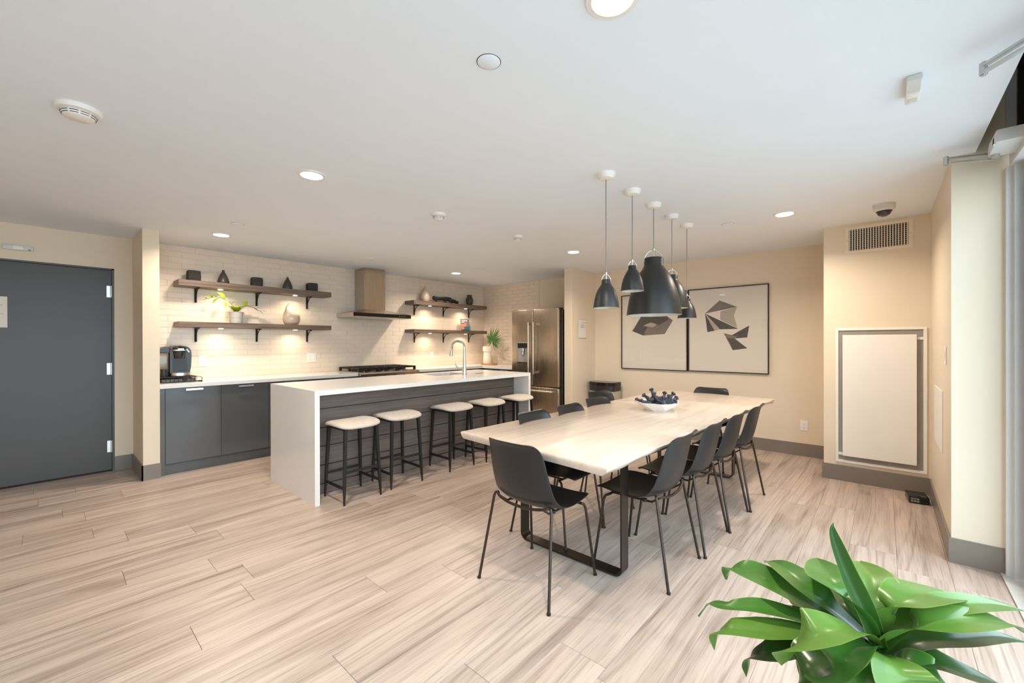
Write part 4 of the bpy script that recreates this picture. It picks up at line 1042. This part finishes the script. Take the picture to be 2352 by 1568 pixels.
def loop_leg(y0):
    x0, x1, z0, z1, r, th = -1.855, -1.105, .006, .705, .045, .010
    b = B(); O = rrect(x0, x1, z0, z1, r, 6); I = rrect(x0 + th, x1 - th, z0 + th, z1 - th, r - th, 6); n = len(O)
    for (ya, yb) in ((y0, y0 + .080),):
        a0 = [b.bm.verts.new((x, ya, z)) for x, z in O]; a1 = [b.bm.verts.new((x, yb, z)) for x, z in O]
        c0 = [b.bm.verts.new((x, ya, z)) for x, z in I]; c1 = [b.bm.verts.new((x, yb, z)) for x, z in I]
        for k in range(n):
            j = (k + 1) % n
            b.bm.faces.new((a0[k], a0[j], a1[j], a1[k])); b.bm.faces.new((c0[j], c0[k], c1[k], c1[j]))
            b.bm.faces.new((a0[j], a0[k], c0[k], c0[j])); b.bm.faces.new((a1[k], a1[j], c1[j], c1[k]))
    lg_ = part('leg_frame', b, 'bronze', tb, world=True)
    for x in (x0 + .07, x1 - .07): part('foot', B().cyl((x, y0 + .04, 0), .016, 0, .006, 12), 'rubber', lg_, world=True)
loop_leg(2.163); loop_leg(4.47)
# bowl with dark pods
bw = thing('faceted_bowl', 'white faceted bowl in the middle of the dining table', 'bowl', (-1.475, 3.555, TZ), .35)
b = B(); nn = 7
def rg_(r, z, off): return [b.bm.verts.new((r * math.cos(2 * PI * (k + off) / nn), r * math.sin(2 * PI * (k + off) / nn), z)) for k in range(nn)]
r0, r1, r2 = rg_(.105, 0, 0), rg_(.192, .072, .5), rg_(.182, .072, .5); r3 = rg_(.098, .010, 0)
for A, Q in ((r0, r1), (r3, r2)):
    for k in range(nn): b.bm.faces.new((A[k], A[(k + 1) % nn], Q[k])); b.bm.faces.new((A[(k + 1) % nn], Q[(k + 1) % nn], Q[k]))
for k in range(nn): b.bm.faces.new((r1[k], r1[(k + 1) % nn], r2[(k + 1) % nn], r2[k]))
b.bm.faces.new(r0[::-1]); b.bm.faces.new(r3)
part('bowl_shell', b, 'bowl', bw, ang=5)
pods = [((-.01, -.01, .055), (-.35, .1, .9), .115, 'upright dark seed pod standing highest in the bowl, left of centre'), ((.02, -.05, .045), (-.5, .2, .55), .10, 'long dark seed pod slanting down at the front of the bowl'), ((-.055, -.04, .045), (-.9, .2, .25), .085, 'plump dark seed pod at the left of the bowl'), ((.05, .02, .05), (.3, .4, .8), .085, 'knobbly dark seed pod upright at the right of centre'), ((.10, .0, .05), (.8, .5, .4), .085, 'dark seed pod leaning on the right rim of the bowl'), ((.0, .05, .045), (.1, .6, .65), .09, 'dark seed pod at the back of the bowl'), ((-.08, .03, .045), (-.8, .5, .25), .08, 'thin dark seed pod at the far left rim'), ((.045, -.05, .045), (.7, -.3, .3), .08, 'rounded dark seed pod lying at the front right of the bowl')]
pods += [((-.03, .06, .06), (-.6, .6, .5), .075, 'small dark seed pod at the back left of the bowl'), ((.07, -.02, .075), (.5, -.1, .6), .07, 'small dark seed pod resting on top at the right of the heap'),
         ((-.03, -.02, .085), (.7, -.6, .25), .075, 'dark seed pod lying across the middle of the heap'), ((.085, .05, .06), (.6, .7, .4), .07, 'dark seed pod at the back right of the bowl')]
for i, (p, d, L_, lb) in enumerate(pods):
    Rz = Matrix.Rotation(math.radians(42), 3, 'Z'); p_ = Rz @ Vector(p) * 1.12; d_ = (Rz @ Vector(d)).normalized()
    t = thing('seed_pod', lb, 'seed pod', (-1.475 + p_.x, 3.555 + p_.y, TZ + p[2] + .012), 0, 'dark seed pods in the white bowl')
    L_ *= 1.25; o_ = d_.orthogonal().normalized() * .015
    b = B(); P = spline([-d_ * L_ * .35, o_, d_ * L_ * .4, d_ * L_ * .75], 5)
    b.tube(P, [(.025 * (1 - .30 * abs(k / 15 - .25) - .35 * (k / 15))) * (1 + .25 * noise.noise(Vector((k * .7, i * 3, 0)))) for k in range(len(P))], 9)
    part('pod', b, 'charcoalb', t, ang=60)
    b = B(); q = d_ * L_ * .75; b.tube([q, q + d_ * .012, q + d_ * .022], [.015, .022, .013], 8)
    part('cap', b, 'charcoalb', t, ang=60)

# ------------------------------------------------------------------ dining chairs
def make_chair():
    t = thing('dining_chair', 'x', 'chair', (0, 0, 0), 0, 'black shell dining chairs around the table')
    # side profile: y forward, z up ; half width
    prof = [(.240, .436, .150), (.238, .444, .172), (.228, .450, .192), (.205, .454, .208), (.16, .453, .218), (.09, .446, .224), (.02, .441, .226), (-.04, .441, .226), (-.085, .446, .225), (-.120, .457, .224), (-.148, .474, .218), (-.170, .502, .213), (-.187, .541, .209), (-.200, .590, .206), (-.213, .648, .201), (-.225, .706, .195), (-.235, .752, .189), (-.241, .777, .182), (-.246, .794, .173), (-.252, .806, .161), (-.259, .813, .146), (-.266, .816, .127)]
    NU = 16; bm = bmesh.new(); top = []
    Lp = [Vector((0, p[0], p[1])) for p in prof]
    for i, (y, z, hw) in enumerate(prof):
        T = (Lp[min(i + 1, len(Lp) - 1)] - Lp[max(i - 1, 0)]).normalized(); N = Vector((1, 0, 0)).cross(T).normalized()
        if N.z < 0 and i < 10: N = -N
        if i >= 10 and N.y < 0: N = -N
        f = i / (len(prof) - 1)
        ed = min(1, f / .12) * min(1, max(0, 1 - f) / .22); curl = (.014 + .034 * math.exp(-((f - .50) / .15) ** 2) + .020 * (f > .5) * min(1, (f - .5) * 5)) * ed
        row = []
        for k in range(NU + 1):
            u = 2 * k / NU - 1; x = hw * u; row.append(bm.verts.new(Vector((x, y, z)) + N * curl * abs(u) ** 2.6))
        top.append(row)
    for i in range(len(top) - 1):
        for k in range(NU): bm.faces.new((top[i][k], top[i][k + 1], top[i + 1][k + 1], top[i + 1][k]))
    bmesh.ops.recalc_face_normals(bm, faces=bm.faces)
    me = bpy.data.meshes.new('shell'); bm.to_mesh(me); bm.free()
    for p in me.polygons: p.use_smooth = True
    me.materials.append(M['shell'])
    o = bpy.data.objects.new('shell', me); COL.objects.link(o); o.parent = t
    md_ = o.modifiers.new('thick', 'SOLIDIFY'); md_.thickness = .008; md_.offset = 0
    ms_ = o.modifiers.new('smooth', 'SUBSURF'); ms_.levels = 1; ms_.render_levels = 2
    r = .0078
    for s in (-1, 1):
        part('leg', B().tube([(s * .190, .145, .428), (s * .197, .166, .418), (s * .203, .176, .395), (s * .234, .228, .004)], r, 10), 'bronze', t)
        part('leg', B().tube([(s * .186, -.140, .482), (s * .197, -.148, .478), (s * .204, -.152, .460), (s * .246, -.233, .004)], r, 10), 'bronze', t)
        part('foot', B().cyl((s * .2343, .2285, 0), .0105, 0, .010, 12), 'rubber', t)
        part('foot', B().cyl((s * .2463, -.2335, 0), .0105, 0, .010, 12), 'rubber', t)
        part('seat_rail', B().tube([(s * .150, .14, .428), (s * .150, -.10, .430), (s * .150, -.158, .470)], .006, 8), 'bronze', t)
    part('rear_bow', B().tube(spline([(-.186, -.140, .482), (-.155, -.160, .472), (-.080, -.172, .459), (0, -.175, .456), (.080, -.172, .459), (.155, -.160, .472), (.186, -.140, .482)], 4), r, 10), 'bronze', t)
    part('front_rail', B().tube([(-.190, .145, .428), (.190, .145, .428)], r, 10), 'bronze', t)
    for s in (-1, 1): part('mount', B().cyl((s * .150, -.06, 0), .012, .424, .440, 12), 'rubber', t)
    return t
ch0 = make_chair()
CH = [(-1.478, 1.880, 0.0, 'black shell dining chair at the near head of the table, its back to the camera'),
      (-1.090, 2.452, PI / 2, 'nearest of the four black chairs on the right side of the table'),
      (-1.062, 2.968, PI / 2, 'second black chair on the right side of the table, counting from the camera'),
      (-1.040, 3.448, PI / 2 - .01, 'third black chair on the right side of the table, counting from the camera'),
      (-1.020, 3.948, PI / 2, 'farthest black chair on the right side of the table'),
      (-1.748, 2.450, -PI / 2, 'nearest black chair on the island side of the table'),
      (-1.740, 2.925, -PI / 2, 'second black chair on the island side, counting from the camera'),
      (-1.790, 3.440, -PI / 2 - .08, 'third black chair on the island side of the table, in front of the bin'),
      (-2.05, 3.90, -PI / 2 - .22, 'farthest black chair on the island side, pulled back from the table'),
      (-1.465, 4.83, PI + .02, 'black shell dining chair at the far head of the table, facing the camera')]
for i, (x, y, rz, lb) in enumerate(CH):
    o = ch0 if i == 0 else copy_tree(ch0)
    o.location = (x, y, 0); o.rotation_euler = (0, 0, rz); o['label'] = lb

# ------------------------------------------------------------------ pendants
def pendant(x, y, zb, zt, zr, D, label):
    """zb rim, zt top of shade, zr ring top"""
    t = thing('pendant_lamp', label, 'lamp', (x, y, CE), 0, 'black bell pendants over the dining table')
    o = -CE; h = zt - zb; r = D / 2; nk = r * .35
    part('canopy', B().lathe([(0, -.040), (.028, -.040), (.047, -.034), (.058, -.018), (.061, 0), (0, 0)], n=32), 'white', t)
    part('cord', B().tube([(0, 0, -.038), (0, 0, zr + o)], .0030, 8), 'cord', t)
    k = h
    pts = [(r, 0), (r * .985, .05), (r * .955, .15), (r * .90, .30), (r * .82, .45), (r * .70, .60), (r * .56, .72), (r * .43, .80), (nk * 1.04, .855), (nk, .88), (nk, .985), (nk * .96, 1.0)]
    part('shade', B().lathe([(q, zb + o + f_ * k) for q, f_ in pts] + [(0, zb + o + k)], n=44), 'shade', t, ang=50)
    part('shade_lining', B().lathe([(q - .003, zb + o + f_ * k - (.002 if f_ > .9 else 0)) for q, f_ in pts[:9]] + [(0, zb + o + k * .86)], n=44), 'shadein', t, ang=50)
    part('bulb', B().lathe([(0, .0), (.015, .004), (.024, .02), (.024, .035), (.013, .06), (.012, .08), (0, .08)], (0, 0, zb + o + k * .86 - .09), 16), 'bulb', t)
    # bail
    zc = zt + o; hr = zr + o - zc
    P = [(nk * 1.02 * math.cos(a), 0, zc - .02 * D / .17 * .6 + (hr + .012 * D / .17) * math.sin(a)) for a in [i * PI / 14 for i in range(15)]]
    Rr = Matrix.Rotation(YAW, 3, 'Z')
    part('bail', B().tube([Rr @ Vector(p) for p in P], .0022 if D < .3 else .003, 8), 'satin', t)
    part('collar', B().cyl((0, 0, 0), .008 if D < .3 else .013, zr + o - .004, zr + o + .012, 14), 'satin', t)
    part('stem', B().cyl((0, 0, 0), .003, zc - .002, zr + o, 8), 'satin', t)
pendant(-1.383, 2.492, 1.570, 1.757, 1.792, .170, 'small black bell pendant, leftmost in the photo and nearest the camera')
pendant(-1.389, 2.893, 1.718, 1.905, 1.938, .170, 'small black bell pendant hanging second from the left')
pendant(-1.397, 3.293, 1.560, 2.022, 2.085, .428, 'largest black bell pendant hanging in the middle of the row')
pendant(-1.402, 3.697, 1.640, 1.933, 1.979, .275, 'medium black bell pendant half hidden behind the largest one')
pendant(-1.408, 4.090, 1.569, 1.755, 1.788, .172, 'small black bell pendant farthest back and hanging low on the right')

# ------------------------------------------------------------------ pictures
def picture(x0, x1, z0, z1, label, polys):
    t = thing('framed_picture', label, 'picture', ((x0 + x1) / 2, YF, z0), 0, 'black framed geometric prints')
    w = (x1 - x0) / 2; h = z1 - z0; fwid = .011
    for nm, bx in (('frame_side', (-w, -w + fwid, 0, h)), ('frame_side', (w - fwid, w, 0, h)), ('frame_rail', (-w + fwid, w - fwid, 0, fwid)), ('frame_rail', (-w + fwid, w - fwid, h - fwid, h))):
        part(nm, B().box(bx[0], bx[1], -.032, -.001, bx[2], bx[3], bev=.001), 'frame', t)
    sh = part('print', B().box(-w + fwid, w - fwid, -.016, -.012, fwid, h - fwid), 'mount', t)
    part('backing', B().box(-w + .002, w - .002, -.011, -.001, .002, h - .002), 'frame', t)
    gz = B().box(-w + fwid, w - fwid, -.0215, -.0205, fwid, h - fwid); part('glazing', gz, 'glass', t)
    for i, (mt, pl) in enumerate(polys):
        q = [(px - (x0 + x1) / 2, pz - z0) for px, pz in pl]
        part('printed_shape', B().prism(q, 'y', -.0162 - .0002 * i, -.0158), mt, sh)
def W_(pl):   # zoomed-photo pixels of the print -> wall plane
    out = []
    for a, b_ in pl:
        d = ray(1340 + a / 3.137, 380 + b_ / 3.137); p = C0 + d * ((YF - .016) / d.y); out.append((p.x, p.z))
    return out
picture(-3.020, -2.030, .938, 2.053, 'framed print of grey faceted crystal, left picture behind the large pendant', [
    ('a1', W_([(352, 1193), (432, 1225), (545, 1080), (420, 1080)])), ('a2', W_([(432, 1225), (586, 1213), (590, 1150), (470, 1140)])), ('a2', W_([(586, 1213), (645, 1115), (596, 1080), (540, 1140)])),
    ('a3', W_([(430, 1155), (500, 1165), (545, 1135), (480, 1132)])), ('a1', W_([(440, 1140), (480, 1070), (600, 1075), (610, 1110), (545, 1150), (490, 1130)]))])
picture(-2.020, -1.055, .942, 2.060, 'framed print of grey folded triangles, right picture on the far wall', [
    ('a2', W_([(876, 1066), (980, 972), (1107, 1018)])), ('a3', W_([(988, 1050), (1107, 1018), (1084, 1080), (1110, 1172), (985, 1110)])), ('a1', W_([(876, 1066), (1114, 1176), (985, 1180)])),
    ('a1', W_([(876, 1066), (945, 1190), (893, 1200)])), ('a3', W_([(885, 1080), (985, 1180), (945, 1190)])), ('a1', W_([(1058, 1228), (1195, 1152), (1180, 1238), (1085, 1246)])), ('a2', W_([(1010, 1207), (1112, 1232), (1045, 1270)])), ('a1', W_([(1030, 1240), (1092, 1247), (1181, 1316), (1076, 1330)]))])

# bin, router
bn = thing('step_bin', 'slim pale step bin with a black lid in the corner behind the chairs', 'bin', (-3.225, 5.69, 0))
def drop(r, z0, z1, w=.215, d=.14, extra=0):
    pts = []
    for k in range(18):
        a = PI + PI * k / 17; pts.append((w * math.cos(a), .0 + d * .75 * math.sin(a)))
    pts = [(w, .17)] + [(-w, .17)] + pts
    return B().prism([(x * (1 + extra), y * (1 + extra)) for x, y in pts], 'z', z0, z1)
part('body', drop(0, .0, .60), 'steelg', bn)
part('bin_liner', drop(0, .60, .688, extra=.02), 'bag', bn)
part('lid', drop(0, .690, .735, extra=.03), 'black', bn)
part('pedal', B().box(-.06, .06, -.16, -.08, .01, .022, bev=.003), 'black', bn)
rt_ = thing('router', 'small black network box on the floor in the corner by the side wall', 'router', (.205, 4.88, 0), .12)
part('case', B().box(-.062, .062, -.085, .085, .004, .060, bev=.004, seg=2), 'black', rt_)
part('port_panel', B().box(-.055, .055, -.0865, -.085, .010, .052, bev=.0005), 'slot', rt_)
pb = B()
for i in range(3): pb.box(-.050 + i * .018, -.036 + i * .018, -.0875, -.0865, .014, .028).box(-.050 + i * .018, -.036 + i * .018, -.0875, -.0865, .034, .046)
part('ports', pb, 'grey', rt_, kind='stuff')
part('socket', B().box(.015, .05, -.0875, -.0865, .016, .044), 'black', rt_)
part('foot', B().box(-.05, .05, -.07, .07, 0, .004), 'rubber', rt_)

# ------------------------------------------------------------------ foreground plant
def Z4(a, b_, z): return onz(1580 + a / 3.0466, 1180 + b_ / 3.0466, z)
def D4(a, b_, d): return dep(1580 + a / 3.0466, 1180 + b_ / 3.0466, d)
PC = Z4(1335, 900, .54); PB = Vector((PC.x, PC.y, 0))
fp = thing('foliage_plant', 'large green rosette plant with glossy strap leaves in the foreground', 'plant', tuple(PB))
part('pot', B().lathe([(0, 0), (.11, 0), (.12, .01), (.15, .26), (.155, .27), (.140, .27), (.135, .24), (0, .24)], n=40), 'pot', fp)
part('soil', B().lathe([(0, .25), (.137, .247), (0, .24)], n=28), 'soil', fp)
part('trunk', B().tube([(0, 0, .24), (.004, .0, .38), (0, 0, .50)], [.022, .024, .028], 12), 'trunk', fp)
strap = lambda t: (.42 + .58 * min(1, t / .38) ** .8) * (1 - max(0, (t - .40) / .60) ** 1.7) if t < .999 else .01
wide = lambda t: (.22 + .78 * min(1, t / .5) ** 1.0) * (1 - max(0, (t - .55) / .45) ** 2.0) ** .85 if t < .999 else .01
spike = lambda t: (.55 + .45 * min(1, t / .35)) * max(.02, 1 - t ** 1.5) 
LV = [ # material, control points in (zoom px, height z), width, profile, cup, wave, twist
    ('leafy', [(1310, 870, .54), (1290, 640, .63), (1270, 450, .66), (1205, 335, .64)], .125, wide, .35, .03, 0),
    ('leaf', [(1300, 870, .54), (1150, 680, .635), (1010, 480, .68), (905, 312, .655)], .135, wide, .30, .02, 0),
    ('leaf', [(1240, 860, .53), (980, 650, .60), (760, 450, .63), (620, 345, .62), (535, 340, .575)], .115, strap, .25, .03, 0),
    ('leaf', [(1180, 860, .52), (880, 660, .575), (590, 480, .595), (380, 385, .585), (300, 390, .56), (262, 455, .52)], .135, strap, .22, .045, 0),
    ('leaf', [(1130, 860, .52), (800, 740, .545), (500, 670, .55), (270, 650, .53), (160, 625, .505), (78, 722, .44)], .085, strap, .25, .06, 0),
    ('leafy', [(1150, 880, .51), (800, 850, .53), (500, 830, .53), (290, 800, .52), (205, 840, .48), (186, 955, .42)], .105, strap, .25, .06, 0),
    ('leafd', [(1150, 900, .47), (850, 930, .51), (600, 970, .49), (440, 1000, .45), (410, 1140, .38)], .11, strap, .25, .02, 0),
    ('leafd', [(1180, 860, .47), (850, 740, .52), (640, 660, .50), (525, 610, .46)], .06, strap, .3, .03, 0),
    ('leafy', [(1335, 870, .55), (1420, 690, .64), (1580, 570, .67), (1760, 570, .635), (1915, 590, .57)], .125, wide, .22, .03, 0),
    ('leafy', [(1345, 880, .52), (1560, 740, .61), (1850, 650, .64), (2200, 640, .62), (2480, 720, .56)], .095, strap, .22, .04, 0),
    ('leafy', [(1345, 890, .54), (1600, 800, .63), (1900, 750, .65), (2200, 750, .62), (2450, 900, .54)], .11, strap, .22, .03, 0),
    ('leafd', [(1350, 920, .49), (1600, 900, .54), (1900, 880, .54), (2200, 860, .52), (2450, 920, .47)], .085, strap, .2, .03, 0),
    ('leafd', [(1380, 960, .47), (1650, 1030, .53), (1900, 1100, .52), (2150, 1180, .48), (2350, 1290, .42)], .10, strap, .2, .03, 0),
    ('leaf', [(1340, 900, .46), (1500, 1010, .53), (1750, 1150, .52), (1900, 1280, .47), (2000, 1380, .40)], .10, strap, .25, .03, 0),
    ('leafy', [(1335, 880, .54), (1150, 810, .66), (930, 820, .68), (750, 920, .625), (655, 1062, .53)], .125, wide, .25, .01, 0),
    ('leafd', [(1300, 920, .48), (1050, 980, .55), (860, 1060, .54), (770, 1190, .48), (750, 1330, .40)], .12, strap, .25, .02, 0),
    ('leaf', [(1330, 890, .53), (1190, 930, .61), (1070, 1010, .62), (1000, 1130, .57), (985, 1250, .50)], .12, wide, .6, .01, 0),
    ('leaf', [(1350, 920, .50), (1250, 1060, .57), (1200, 1200, .55), (1180, 1360, .48)], .11, strap, .3, .02, 0),
    ('leafy', [(1365, 930, .52), (1450, 1040, .60), (1510, 1160, .60), (1540, 1300, .54), (1550, 1420, .45)], .125, wide, .25, .01, 0),
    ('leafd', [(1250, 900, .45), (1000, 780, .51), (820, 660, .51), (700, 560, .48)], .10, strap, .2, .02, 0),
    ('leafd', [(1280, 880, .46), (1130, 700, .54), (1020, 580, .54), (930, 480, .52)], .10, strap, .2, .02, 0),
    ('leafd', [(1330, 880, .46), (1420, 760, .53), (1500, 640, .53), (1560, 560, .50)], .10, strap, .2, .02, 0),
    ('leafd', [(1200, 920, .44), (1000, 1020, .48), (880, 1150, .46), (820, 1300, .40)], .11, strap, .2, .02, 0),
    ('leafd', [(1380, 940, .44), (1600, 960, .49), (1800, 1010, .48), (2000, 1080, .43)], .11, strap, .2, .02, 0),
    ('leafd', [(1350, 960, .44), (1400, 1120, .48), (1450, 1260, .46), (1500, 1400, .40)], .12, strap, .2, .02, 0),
]
for mt, P, w, pf_, cup, wave, tw in LV:
    pts = [Z4(*p) - PB for p in P]; pts[0] = Vector((0, 0, pts[0].z)) + (pts[1] - Vector((0, 0, pts[1].z))) * .06
    part('leaf', leaf_mesh('leaf', pts, w * 1.0, prof=pf_, cup=cup, wave=wave, nw=10, n=8, seed=len(P) + w * 50, mt=mt), mt, fp)
pts = [Vector((0, 0, .52)), D4(1250, 720, 1.07) - PB, D4(1130, 470, 1.07) - PB, D4(1035, 230, 1.07) - PB, D4(1003, 110, 1.07) - PB, D4(1018, 58, 1.07) - PB]
part('leaf', leaf_mesh('leaf', pts, .062, prof=spike, cup=.6, nw=8, n=6, side=tuple(rt), mt='leafd'), 'leafd', fp, label='upright rolled new leaf')
